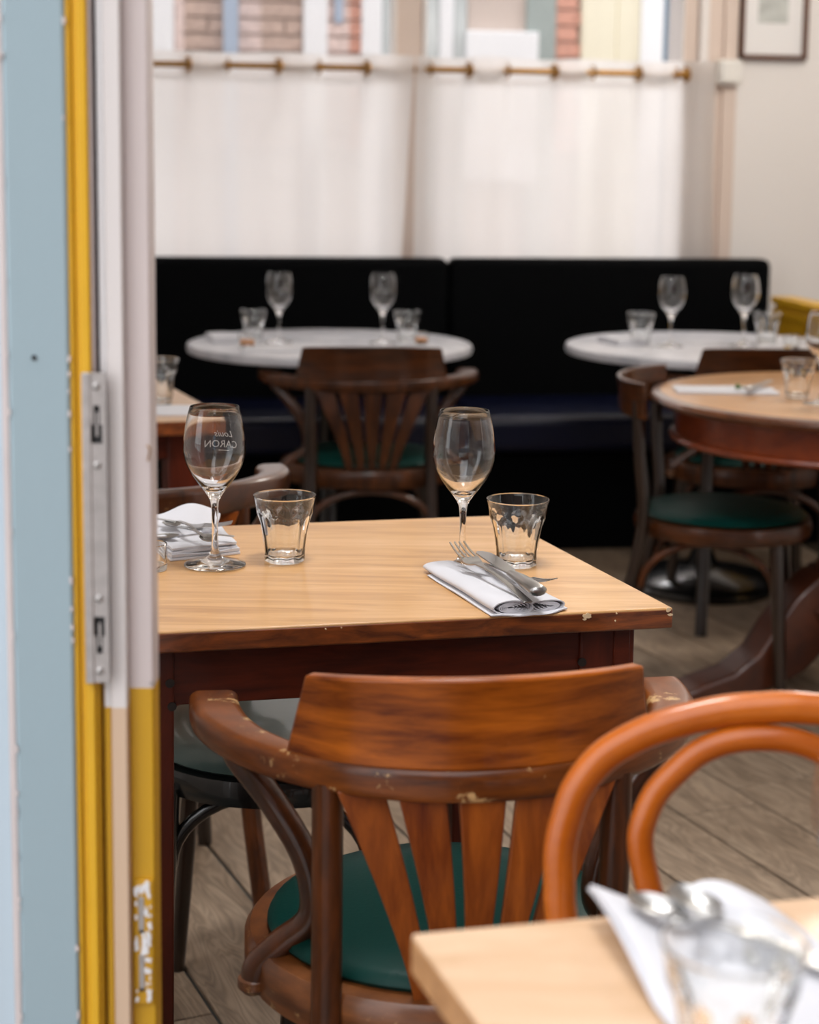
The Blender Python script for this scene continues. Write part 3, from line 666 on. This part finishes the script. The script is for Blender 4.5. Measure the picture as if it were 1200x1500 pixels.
dup(cap, 'shade-darkened wooden armchair with fan splats tucked under the left marble table', (-.115,4.76,0), R(4), 'round-backed wooden armchairs', (1.12,1.08,1))
dup(cap, 'shade-darkened wooden armchair tucked under the right marble table, behind the round wooden table', (.985,4.84,0), R(2), 'round-backed wooden armchairs', (1.12,1.08,1))
# same chair wood, with shade painted in as darker colours on the two far chairs
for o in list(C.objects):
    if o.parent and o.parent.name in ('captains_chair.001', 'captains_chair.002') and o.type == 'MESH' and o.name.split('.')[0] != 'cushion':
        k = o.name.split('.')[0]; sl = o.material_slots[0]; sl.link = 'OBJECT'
        sl.material = M['board_shade'] if k == 'backrest' else M['splat_shade'] if k in ('splat', 'arm_rail', 'seat_ring') else M['darkleg'] if k in ('front_leg','back_leg') else M['chair']
# low armchair at the far-left table: its rail shows above the square table
low = captain('low_armchair', 'glossy dark low armchair behind the square table, its back towards us', (-.490,2.885,0), R(25), None, board=False, low=True)
low.scale = (1.1,.88,1)
for ch in low.children:
    if ch.name.startswith('arm_rail'): ch.data.materials[0] = M['chair']

# ------------------------------------------------------------ stool under the main table
def stool(loc, rz):
    t = thing('round_stool', 'black bentwood stool with grey-green round seat under the square table', 'stool', loc, rz)
    build('seat_ring', G().lathe([(.0001,-.03),(.185,-.032),(.2,-.028),(.204,-.01),(.2,.008),(.18,.01),(.0001,.01)], 48, c=(0,0,.435)), 'black', t)
    build('cushion', G().lathe([(.0001,.001),(.182,.003),(.192,.010),(.18,.018),(.12,.024),(.0001,.028)], 48, c=(0,0,.44)), 'grey_green', t)
    L = [(-.138,-.150),(.138,-.150),(.138,.130),(-.138,.130)]
    for x, y in L: build('leg', G().tube([(x,y,.42),(x*1.08,y*1.06,.22),(x*1.22,y*1.2,0)], [.0155,.014,.012], 12), 'black' if y < 0 else 'darkleg', t)
    for i in range(4):
        a = Vector(L[i]); b = Vector(L[(i+1)%4]); pts = []
        for k in range(19):
            th = PI*k/18; q = a+(b-a)*(.5-.5*math.cos(th)); pts.append((q.x, q.y, .305+.105*math.sin(th)))
        build('brace', G().tube(pts, .0095, 10), 'black', t)
stool((-.190,2.425,0), R(1))

# ------------------------------------------------------------ side chair at the round wooden table
sc_ = thing('side_chair', 'dark bentwood side chair with green seat drawn up to the round wooden table', 'chair', (.765,4.075,0), R(-105))
build('seat_ring', G().lathe([(.0001,-.03),(.195,-.033),(.211,-.028),(.215,-.01),(.21,.010),(.19,.013),(.0001,.012)], 48, c=(0,0,.437)), 'board_shade', sc_)  # rim and back rail take the wood colour darkened for shade
build('cushion', G().lathe([(.0001,.001),(.188,.003),(.200,.009),(.19,.016),(.12,.022),(.0001,.025)], 48, c=(0,0,.446)), 'green', sc_)
def rl(u, v, sd):
    ph = R(-48+96*u); rr = .265+(.012 if sd else -.002)+.01*v; return (rr*math.sin(ph), -.245*math.cos(ph)*rr/.265+.0, .695+.088*v)
build('back_rail', G().slab(rl, 30, 6), 'board_shade', sc_, bevel=.004)
for s in (-1,1):
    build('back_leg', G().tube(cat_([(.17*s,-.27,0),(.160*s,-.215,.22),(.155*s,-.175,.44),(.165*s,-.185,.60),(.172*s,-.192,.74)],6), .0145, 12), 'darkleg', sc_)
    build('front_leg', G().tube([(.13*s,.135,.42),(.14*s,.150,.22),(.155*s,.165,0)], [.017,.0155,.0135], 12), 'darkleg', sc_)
def sp2(u, v, sd): return (-.045+.09*u, -.185-.04*v+.008*sd, .45+.25*v)
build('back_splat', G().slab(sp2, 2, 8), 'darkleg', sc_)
for (a, b) in (((-.13,.135),(.13,.135)),((.13,.135),(.155,-.175)),((-.13,.135),(-.155,-.175))):
    a = Vector(a); b = Vector(b); pts = []
    for k in range(19):
        th = PI*k/18; q = a+(b-a)*(.5-.5*math.cos(th)); pts.append((q.x, q.y, .29+.11*math.sin(th)))
    build('brace', G().tube(pts, .009, 10), 'leg', sc_)

# ------------------------------------------------------------ round tables
def marble(name, label, c, r, grp):
    t = thing(name, label, 'table', (c[0], c[1], 0), 0, grp)
    build('table_top', G().lathe([(.0001,.720),(r-.02,.720),(r-.004,.724),(r,.735),(r-.004,.747),(r-.012,.75),(.0001,.75)], 72), 'marble', t)
    build('column', G().lathe([(.0001,.02),(.20,.02),(.21,.035),(.19,.05),(.05,.075),(.032,.12),(.03,.64),(.05,.68),(.13,.705),(.13,.72),(.0001,.72)], 32), 'black', t)
    build('foot_disc', G().lathe([(.0001,0),(.215,0),(.22,.012),(.21,.022),(.0001,.022)], 40), 'black', t)
    return t
m1 = marble('marble_table', 'left round white marble table before the dark banquette', (-.240,5.075), .427, 'round marble tables')
m2 = marble('marble_table', 'right round white marble table before the dark banquette', (.905,5.125), .437, 'round marble tables')
rt = thing('round_wooden_table', 'round wooden pedestal table with red-brown rim at the right', 'table', (1.055,4.02,0))
build('table_top', G().lathe([(.0001,.745),(.455,.745),(.455,.7495),(.452,.7502),(.0001,.7502)], 80), 'roundtop', rt)
build('top_rim', G().lathe([(.0001,.722),(.455,.722),(.472,.727),(.480,.737),(.474,.746),(.462,.7494),(.455,.7494),(.4545,.744),(.0001,.744)], 80), 'roundedge', rt)
ap = build('apron', G().lathe([(.0001,.650),(.418,.650),(.420,.722),(.0001,.722)], 80), 'mahogany', rt)
build('apron_bead', G().tube([(.424*math.cos(2*PI*k/80), .424*math.sin(2*PI*k/80), .646) for k in range(80)], .0085, 8, closed=True), 'mahogany', ap)
build('column', G().lathe([(.0001,.20),(.10,.20),(.12,.24),(.09,.30),(.06,.36),(.05,.45),(.07,.52),(.055,.60),(.10,.65),(.0001,.65)], 28), 'pedestal', rt)
for a in (193, 283, 13, 103):
    a = R(a); ex = Vector((math.cos(a), math.sin(a), 0)); ey = Vector((-math.sin(a), math.cos(a), 0))
    prof = [(.05,.16),(.05,.33),(.09,.325),(.15,.27),(.20,.20),(.24,.14),(.30,.095),(.38,.072),(.43,.05),(.455,.02),(.45,0),(.38,0),(.30,.025),(.20,.055),(.12,.09)]
    build('foot', G().extr(prof, lambda u, v, sd: tuple(ex*u + ey*(.055*(2*sd-1)) + Vector((0,0,v)))), 'pedestal', rt, bevel=.012, bseg=3)

# far-left square table
q0 = Zp(338,613.5,.75); q1 = Zp(219,617.3,.75); e = (q1-q0).normalized()
FR2 = Vector((q0.x,q0.y)); FL2 = FR2+Vector((e.x,e.y))*.72; dv = (Zp(248,565,.75)-q0); dv = Vector((dv.x,dv.y)).normalized()
t2 = quad_table('wooden_table', 'wooden table half hidden behind the door jamb at the far left', [FL2, FR2, FR2+dv*.66, FL2+dv*.66], .032, .06, .66, ('fgtop','edge','redwood_h','redwood'), inset=.05)[0]
g = G(); 
build('apron_bead', G().tube([(-.33,-.31,.668),(.30,-.265,.668)], .004, 8), 'brass', t2)

# ------------------------------------------------------------ foreground table and hoop chair
c0 = Zp(603,1367,.75); c1 = Zp(1200,1313,.75); c2 = Zp(702,1500,.75)
a = Vector((c0.x,c0.y)); eb = Vector((c1.x-c0.x, c1.y-c0.y)).normalized(); el = Vector((c2.x-c0.x, c2.y-c0.y)).normalized()
quad = [a+el*.62, a+el*.62+eb*.68, a+eb*.68, a]
ft = quad_table('wooden_table', 'pale wooden table corner blurred in the right foreground', quad, .030, .06, .655, ('fgtop','fgedge','fgedge','fgedge'), inset=.04)[0]

hc = thing('hoop_back_chair', 'honey-coloured bentwood chair with double hoop back behind the foreground table', 'chair', (.300,1.155,0), R(8))
# chair faces -y; back hoop near local y .17
outer_px = [(823,1345),(820,1297),(820,1245),(831,1196),(848,1152),(885,1108),(937,1077),(990,1058),(1060,1042),(1120,1037),(1150,1036)]
inner_px = [(955,1330),(948,1290),(939,1245),(941,1210),(960,1164),(992,1129),(1027,1101),(1070,1085),(1112,1081)]
hx = .300
def hoop_side(pxs, y0, lean, cx):
    out = []
    for p in pxs:
        z = .75
        for _ in range(4):
            q = Yp(p[0], p[1], y0+lean*(z-.45)); z = q.z
        out.append((q.x-cx, q.z))
    return out
def hoop(pxs, pcx, y0, lean, rad, low):
    cxw = Yp(pcx[0], pcx[1], y0+lean*.4).x
    L = hoop_side(pxs, y0, lean, cxw); L[-1] = (0, L[-1][1])
    pts = low(-1) + [(x, z) for x, z in L] + [(-x, z) for x, z in L[-2::-1]] + low(1)[::-1]
    P = [(cxw+x-.300, y0+lean*(z-.45)-1.155 - .0, z) for x, z in pts]
    return P
Po = hoop(outer_px, (1150,1036), 1.325, .13, .0135, lambda s: [(s*.185,0.0),(s*.172,.25),(s*.163,.45),(s*.168,.56)])
hc.rotation_euler = (0,0,0)
build('outer_hoop', G().tube(cat_(Po, 7), .0137, 20), 'hoop', hc)
Pi = hoop(inner_px, (1116,1081), 1.318, .13, .011, lambda s: [(s*.062,.455),(s*.080,.57)])
build('inner_hoop', G().tube(cat_(Pi, 7), .0112, 20), 'hoop', hc)
build('seat', G().lathe([(.0001,-.02),(.18,-.022),(.195,-.015),(.197,.005),(.18,.014),(.1,.010),(.0001,.008)], 48, c=(0.015,-.02,.448)), 'hoop', hc)
for s in (-1,1): build('front_leg', G().tube([(.015+.13*s,-.16,.43),(.015+.14*s,-.17,.2),(.015+.155*s,-.185,0)], [.016,.0145,.012], 14), 'hoop', hc)
build('stretcher', G().tube([(.015+.14*math.cos(2*PI*k/40), -.02+.14*math.sin(2*PI*k/40), .22) for k in range(40)], .008, 10, closed=True), 'hoop', hc)

# ------------------------------------------------------------ glassware
wp_out = [(.0001,0),(.036,.0),(.0408,.0012),(.0405,.0028),(.030,.0048),(.015,.0085),(.0075,.0145),(.0050,.022),(.0042,.035),(.0039,.055),(.0044,.075),(.0056,.086),(.0085,.093),(.0140,.101),(.0215,.110),(.0300,.122),(.0368,.135),(.0404,.148),(.0412,.158),(.0405,.170),(.0382,.187),(.0348,.203),(.0322,.2125)]
wp_in = [(.0312,.2125),(.0338,.203),(.0372,.187),(.0395,.170),(.0402,.158),(.0394,.148),(.0357,.135),(.0288,.1235),(.0200,.1125),(.012,.1055),(.005,.1022),(.0001,.1015)]
def wine(name, label, loc, grp, rz=0):
    t = thing(name, label, 'wine glass', loc, rz, grp)
    prof = [(r, z) for r, z in wp_out]+[(.0319,.2131),(.0315,.2131)]+wp_in
    build('glass_body', G().lathe(prof, 56), 'glass', t, ang=80)
    return t
def text_wrap(parent, txt, size, zc, xoff=0, shear=0):
    cu = bpy.data.curves.new('lettering', 'FONT'); cu.body = txt; cu.size = size; cu.align_x = 'CENTER'; cu.shear = shear; cu.extrude = .00012; cu.resolution_u = 3
    to = bpy.data.objects.new('lettering_src', cu); C.objects.link(to)
    dg = bpy.context.evaluated_depsgraph_get(); me = bpy.data.meshes.new_from_object(to.evaluated_get(dg)); bpy.data.objects.remove(to)
    for v in me.vertices:
        z = zc+v.co.y
        r = .0412
        for (r0,z0),(r1,z1) in zip(wp_out[13:], wp_out[14:]):
            if z0 <= z <= z1: r = r0+(r1-r0)*(z-z0)/(z1-z0)
        # printed on the far side (+y), reads correctly from outside there
        th = PI/2 + (v.co.x+xoff)/r; rr = r+.0002+v.co.z; v.co = (rr*math.cos(th), rr*math.sin(th), z)
    me.materials.append(M['etch']); o = bpy.data.objects.new('lettering', me); C.objects.link(o); o.parent = parent
    return o
ZT = .7506
G1 = Zp(315,828,ZT); G2 = Zp(677,835,ZT)
wgA = wine('wine_glass', 'wine glass with white Louis CARON lettering, on the square table', G1, 'wine glasses', rz=R(-7))
text_wrap(wgA, 'CARON', .0135, .152); text_wrap(wgA, 'Louis', .0120, .1665, xoff=-.004, shear=.35)
build('underline', G().slab(lambda u, v, sd: ((.0415+.0004*sd)*math.cos(PI/2-.25+.35*u), (.0415+.0004*sd)*math.sin(PI/2-.25+.35*u), .1475+.0006*v), 8, 1), 'etch', wgA)
wgB = wine('wine_glass', 'wine glass behind the cutlery napkin at the right of the square table', G2, 'wine glasses')
for (px, py, lb_, sc) in ((409,502,'wine glass on the left marble table beside its left tumbler',1.0),(560.5,503,'wine glass on the left marble table beside its right tumbler',1.0),(982,508,'left wine glass on the right marble table',1.0),(1089,507,'right wine glass on the right marble table, beside a tumbler',1.03)):
    dup(wgA if px < 600 else wgB, lb_, Zp(px,py,ZT), R(random.uniform(-30,30)), 'wine glasses', (sc,sc,.98*sc))
dup(wgB, 'wine glass cut by the right edge on the round wooden table', Zp(1203,592,ZT), 0, 'wine glasses')
dup(wgB, 'large blurred wine glass cut by the right edge in the foreground', Vector((.283,.962,ZT)), 0, 'wine glasses')

def tumbler_prof():
    out = [(.0001,0),(.0255,0),(.0268,.0015),(.0272,.006),(.0278,.012),(.0292,.025),(.0312,.040),(.0338,.054),(.0362,.062),(.0376,.066),(.0382,.072),(.0396,.080),(.0412,.0865),(.0420,.0885)]
    inn = [(.0418,.0898),(.0408,.0898),(.0402,.0880),(.0384,.080),(.0366,.070),(.0345,.062),(.0318,.052),(.0288,.036),(.0264,.020),(.0250,.011),(.021,.0085),(.0001,.0078)]
    return out+inn
def tmod(prof_n):
    def f(a, z): return 1
    return f
def tumbler(name, label, loc, grp):
    t = thing(name, label, 'tumbler', loc, 0, grp)
    P = tumbler_prof(); g = G(); n = 72; v = []; f = []
    for idx, (r, z) in enumerate(P):
        outer = idx <= 13
        for k in range(n):
            a = 2*PI*k/n; u = (a*9/(2*PI)) % 1.0; q = 1.0
            arch = .066 - .010*(2*u-1)**2*1.0
            if outer and .012 <= z <= arch:
                q = math.cos(PI/9)/math.cos((u-.5)*2*PI/9)*1.015; q = min(1.0, q*1.0)
                q -= .012
            v.append((r*q*math.cos(a), r*q*math.sin(a), z))
    for i in range(len(P)-1):
        for k in range(n): f.append((i*n+k, i*n+(k+1)%n, (i+1)*n+(k+1)%n, (i+1)*n+k))
    g.add(v, f); build('glass_body', g, 'glass_g', t, ang=30)
    return t
T1 = Zp(417,821,ZT); T2 = Zp(757,827,ZT)
tA = tumbler('tumbler', 'faceted tumbler beside the lettered wine glass on the square table', T1, 'faceted tumblers')
dup(tA, 'faceted tumbler behind the cutlery napkin on the square table', T2, R(22), 'faceted tumblers')
for (px, py, s, lb_) in ((371,498,1.02,'left faceted tumbler on the left marble table'),(596,500,1.02,'right faceted tumbler on the left marble table'),(938,504,1.05,'left faceted tumbler on the right marble table'),(1123,503,1.05,'right faceted tumbler on the right marble table'),(232,592,1.12,'faceted tumbler on the far-left table beside the door jamb'),(1168,583,1.0,'faceted tumbler on the round wooden table')):
    dup(tA, lb_, Zp(px,py,ZT), R(random.uniform(0,40)), 'faceted tumblers', (s,s,s))
dup(tA, 'blurred faceted tumbler standing on the foreground napkin', Vector((.188,.915,.7565)), R(10), 'faceted tumblers')

def votive(label, loc, s=1.0, amber=False):
    t = thing('votive_glass', label, 'candle holder', loc, 0, 'small candle glasses')
    build('glass_cup', G().lathe([(.0001,0),(.0205,0),(.0215,.002),(.0218,.034),(.0208,.0350),(.0198,.034),(.0195,.010),(.0185,.0075),(.0001,.0075)], 40), 'glass_g', t)
    if amber: build('candle', G().lathe([(.0001,.0080),(.0185,.0080),(.0185,.020),(.0001,.021)], 30), 'amber', t)
    t.scale = (s,s,s); return t
votive('small empty candle glass at the left edge of the square table', Zp(221,834,ZT))
votive('small candle glass with amber wax on the left marble table beside the left tumbler', Zp(362,509,ZT), 1.15, True)
votive('small candle glass with amber wax on the left marble table beside the right tumbler', Zp(617,504,ZT), 1.0, True)
votive('small candle glass on the right marble table, right of its tumblers', Zp(1160,510,ZT), 1.1, False)

# ------------------------------------------------------------ cutlery
def fork(label, loc, rz, tilt=0, grp='cutlery', L=.185, rx=0):
    t = thing('fork', label, 'fork', loc, rz, grp); t.rotation_euler = (R(rx), R(tilt), rz)
    def fn(u, v, sd):
        x = v*L*.72; w_ = .0055-.0030*min(1, v*1.6)+.0025*max(0,(v-.85)/.15)
        return (x, (2*u-1)*w_, .0012+.010*math.sin(v*PI)*.35+.0016*sd)
    build('handle', G().slab(fn, 3, 18), 'steel', t, bevel=.0004)
    def hd(u, v, sd):
        x = L*.72+v*.025; w_ = .0050+.0065*min(1,v*1.8); return (x, (2*u-1)*w_, .0010+.0016*sd-.003*math.sin(v*PI))
    build('head', G().slab(hd, 5, 6), 'steel', t)
    for k in range(4):
        y = -.0096+.0064*k
        def tn(u, v, sd, y=y): return (L*.72+.024+v*.040, y*(1-.06*v)+(2*u-1)*.0014*(1-.4*v), .0010+.0015*sd+.007*v*v)
        build('tine', G().slab(tn, 1, 8), 'steel', t)
    return t
def knife(label, loc, rz, grp='cutlery', tilt=0):
    t = thing('table_knife', label, 'knife', loc, rz, grp); t.rotation_euler = (0, R(tilt), rz)
    pts = [(0,0,.006),(.004,0,.006),(.03,0,.006),(.06,0,.0055),(.085,0,.005)]
    build('handle', G().tube(pts, [.0062,.0092,.0090,.0078,.0055], 16, flat=.62), 'steel', t, ang=60)
    pl = [(.083,-.0042),(.10,-.0085),(.15,-.0100),(.178,-.0085),(.190,-.002),(.191,.004),(.183,.0075),(.10,.0065),(.083,.0042)]
    build('blade', G().extr(pl, lambda u, v, sd: (u, v, .0045+.0016*sd)), 'steel', t, bevel=.0004)
    return t
def spoon(label, loc, rz, grp='cutlery', tilt=0, k=1.0):
    t = thing('spoon', label, 'spoon', loc, rz, grp); t.rotation_euler = (0, R(tilt), rz); t.scale = (k,k,k)
    def fn(u, v, sd):
        x = v*.125; w_ = .0058-.0034*min(1,v*1.5); return (x, (2*u-1)*w_, .002+.006*math.sin(v*PI)+.0015*sd)
    build('handle', G().slab(fn, 3, 16), 'steel', t)
    def bw(u, v, sd):
        a = u*2*PI; r = v; ex = .027*r*math.cos(a); ey = .0185*r*math.sin(a)*(1+.12*math.cos(a)); return (.149+ex, ey, .0035+.0075*(r*r-1)*1.0+.0035+.0013*sd)
    build('bowl', G().slab(bw, 28, 7), 'steel', t)
    return t
def aim(p0, p1): d = p1-p0; return math.atan2(d.y, d.x)

# folded napkin: a layered strip swept along its length, the folds showing at the near end
def roll_profile(w, h, layers):
    # one continuous folded ribbon seen end-on: list of centreline points
    pts = []; n = layers
    for i in range(n):
        z = .0012 + (h-.0024)*i/(n-1); a = (-w/2+.004*(i%3)*.4, z); b = (w/2-.005*((i+1)%2)*.5, z+.0006*math.sin(i))
        row = [ (a[0]+(b[0]-a[0])*t/10, z + .0014*math.sin(PI*t/10)*(1 if i > n//2 else -.2)) for t in range(11)]
        if i % 2: row = row[::-1]
        pts += row
    return pts
def ribbon(par, name, cl, L, th, shear=0, ends=None):
    N = len(cl); nrm = []
    for i in range(N):
        a = Vector(cl[max(0,i-1)]); b = Vector(cl[min(N-1,i+1)]); d = (b-a).normalized(); nrm.append(Vector((-d.y, d.x)))
    def fn(u, v, sd):
        i = min(N-1, int(round(u*(N-1)))); p = Vector(cl[i])+nrm[i]*th*(sd-.5); x = v*L
        edge = (ends(cl[i][0], v) if ends else 0)
        return (x+edge, p.x, max(.0003, p.y*(1-.25*v)+.0006*math.sin(v*9+p.x*80)))
    return build(name, G().slab(fn, N-1, 14), 'linen', par, ang=60)
na = Zp(776,893,.755); nb = Zp(668,829,.755)
# right-hand napkin
nk = thing('napkin', 'folded white napkin under knife and fork at the right table edge', 'napkin', (na.x, na.y, .7505), aim(na, nb), 'white napkins')
Ln = (nb-na).length
cl = []
def loopc(cx, cz, rx, rz_, a0, a1, n): return [(cx+rx*math.cos(R(a0+(a1-a0)*k/n)), cz+rz_*math.sin(R(a0+(a1-a0)*k/n))) for k in range(n+1)]
# two rolled loops side by side (local y left/right)
clA = loopc(.022,.009,.024,.0085,180,-200,34)
clB = loopc(-.022,.0075,.024,.0070,20,-330,34)
ribbon(nk, 'cloth_roll', clA, Ln, .0014, ends=lambda y, v: 0 if v > .5 else -.006*math.cos((y-.0)*40))
ribbon(nk, 'cloth_roll', clB, Ln*.9, .0014)
for k in range(5):
    r_ = .019-.0035*k; ribbon(nk, 'inner_fold', loopc(.020+.0012*k,.0085,max(.004,r_),max(.0012,.0065-.0012*k),170,-150,20), .05, .0011)
    ribbon(nk, 'inner_fold', loopc(-.020-.002*k,.0072,max(.004,r_),max(.0012,.0054-.001*k),10,-300,20), .05, .0011)
ribbon(nk, 'under_layer', [(-.050+.1*t/16, .0014+.0008*math.sin(t)) for t in range(17)], Ln*.97, .0016, ends=lambda y, v: (-.014+14*y*y*.4) if v < .3 else (0 if v < .8 else -.35*abs(y+.0)))
def tipat(mk, label, tail, tip, reach, **k):   # lay a piece so that its working end rests at tip and it points away from tail
    kk = k.pop('kk', 1); d = (tip-tail).normalized(); o = mk(label, tip-d*reach*kk, 0, **k)
    if kk != 1: o.scale = (kk,kk,kk)
    q = d.to_track_quat('X', 'Z')
    o.rotation_euler = q.to_euler(); return o
tipat(knife, 'table knife lying handle foremost on the napkin beside the tumbler', Zp(796,880,.7760), Zp(704,815,.7715), .191, kk=1.24)
tipat(fork, 'fork with raised tines on the napkin by the wine glass stem', Zp(752,868,.7700), Zp(669,804,.787), .197, kk=1.08)
tipat(fork, 'second fork lying the other way under the knife on the napkin', Zp(708,832,.7705), Zp(797,856,.7690), .151, L=.139)

# left napkin with spoons
def flat_napkin(name, label, pts, zt, layers=3, grp='white napkins', curl=None, th=.003):
    c = sum((Vector(p) for p in pts), Vector((0,0,0)))/len(pts); c.z = zt
    t = thing(name, label, 'napkin', c, 0, grp)
    A, B_, C_, D_ = [Vector((p[0]-c.x, p[1]-c.y, 0)) for p in pts]
    for L in range(layers):
        k = 1-.025*L
        def fn(u, v, sd, L=L, k=k):
            p = (A*(1-u)+B_*u)*(1-v)+(D_*(1-u)+C_*u)*v
            z = L*(th+.0006)+ (th*sd) + .0015*math.sin(u*7+L)*math.sin(v*6+2*L)*sd
            z += (curl(u, v) if curl else 0)
            rnd_ = .25*(min(u,1-u,v,1-v) < .02)
            return (p.x*k+.001*math.sin(v*8+L*2), p.y*k, max(.0002, z - rnd_*th*sd))
        build('cloth_layer', G().slab(fn, 26, 26), 'linen', t, bevel=0, ang=60)
    return t
def zc_(px,py): return Zp(px,py,.75)
flat_napkin('napkin', 'folded white napkin with spoons and fork at the left end of the square table', [zc_(250,823), zc_(352,812), zc_(326,786), zc_(218,800)], .7505, 4, th=.0038)
def curlN(u, v): return .020*max(0, v-.35)**1.2*2.2*(.72+.28*math.cos(u*8+1))
flat_napkin('napkin', 'white napkin raised in soft folds behind the spoons, beside the door jamb', [zc_(218,812), zc_(318,798), zc_(322,782), zc_(190,790)], .7660, 2, curl=curlN, th=.003)
tipat(spoon, 'front spoon with grey bowl on the left napkin', Zp(318,788,.7730), Zp(245,789,.7700), .149*.62, k=.62)
tipat(spoon, 'rear spoon crossing behind on the left napkin', Zp(306,790,.7790), Zp(252,771,.7790), .149*.62, k=.62)
tipat(fork, 'fork with tines towards the right on the left napkin', Zp(262,768,.779), Zp(339,774,.774), .168, L=.145)
tipat(spoon, 'third spoon laid across the others on the left napkin', Zp(254,760,.787), Zp(304,792,.776), .149*.6, k=.6)

# foreground napkin
pA = Zp(1035,1500,.75); pB = Zp(1240,1470,.75); pC = Zp(1075,1330,.75); pD = Zp(858,1345,.75)
def curlF(u, v):
    z = .020*max(0, 1-((u)**2*5+(1-v)**2*4)) + .016*max(0, 1-((u-.75)**2*9+(1-v)**2*12)) + .006*math.sin(u*8+v*3)*v
    return max(0, z)
flat_napkin('napkin', 'large blurred white napkin with a curled corner in the foreground', [pA+Vector((0,-.12,0)), pB+Vector((.08,-.12,0)), pC+Vector((.022,.004,0)), pD], .7505, 2, curl=curlF, th=.002)
tipat(spoon, 'left blurred spoon on the foreground napkin', Zp(1100,1385,.764), Zp(962,1338,.770), .149*.8, k=.8)
tipat(spoon, 'right blurred spoon on the foreground napkin', Zp(1130,1390,.764), Zp(1018,1328,.772), .149*.8, k=.8)
tipat(knife, 'blurred table knife on the foreground napkin behind the tumbler', Zp(1190,1420,.760), Zp(1065,1370,.764), .191, kk=1.1)

# distant table settings
def setting(label, px, py, w, d, rz, grp='white napkins', h=2):
    c = Zp(px,py,.7505); ex = Vector((math.cos(rz),math.sin(rz),0)); ey = Vector((-ex.y,ex.x,0))
    return flat_napkin('napkin', label, [c-ex*w/2-ey*d/2, c+ex*w/2-ey*d/2, c+ex*w/2+ey*d/2, c-ex*w/2+ey*d/2], .7505, h, grp, th=.006)
setting('folded white napkin at the left edge of the left marble table', 335, 499, .12, .16, R(15), h=3)
setting('folded white napkin beneath the candle glass side of the left marble table', 395, 513, .16, .10, R(10), h=1)
setting('folded white napkin at the left edge of the right marble table', 912, 503, .10, .15, R(20), h=3)
setting('folded white napkin at the right edge of the right marble table', 1150, 520, .16, .10, R(5), h=2)
setting('long folded white napkin on the round wooden table', 1062, 573, .24, .12, R(-3), h=1)
setting('folded white napkin on the far-left table under the tumbler', 235, 603, .18, .12, R(5), h=1)
p0 = Zp(1095,573,.762); p1 = Zp(1150,553,.762); knife('small table knife on the long napkin of the round wooden table', p0, aim(p0,p1))
hb_ = thing('herb_sprig', 'small green sprig on the long napkin of the round wooden table', 'herb', Zp(1081,570,.758))
build('leaf', G().lathe([(.0001,0),(.008,.003),(.006,.010),(.0001,.014)], 8), 'herb', hb_); build('stem', G().tube([(0,0,.003),(.02,.01,.005)], .0015, 6), 'herb', hb_)
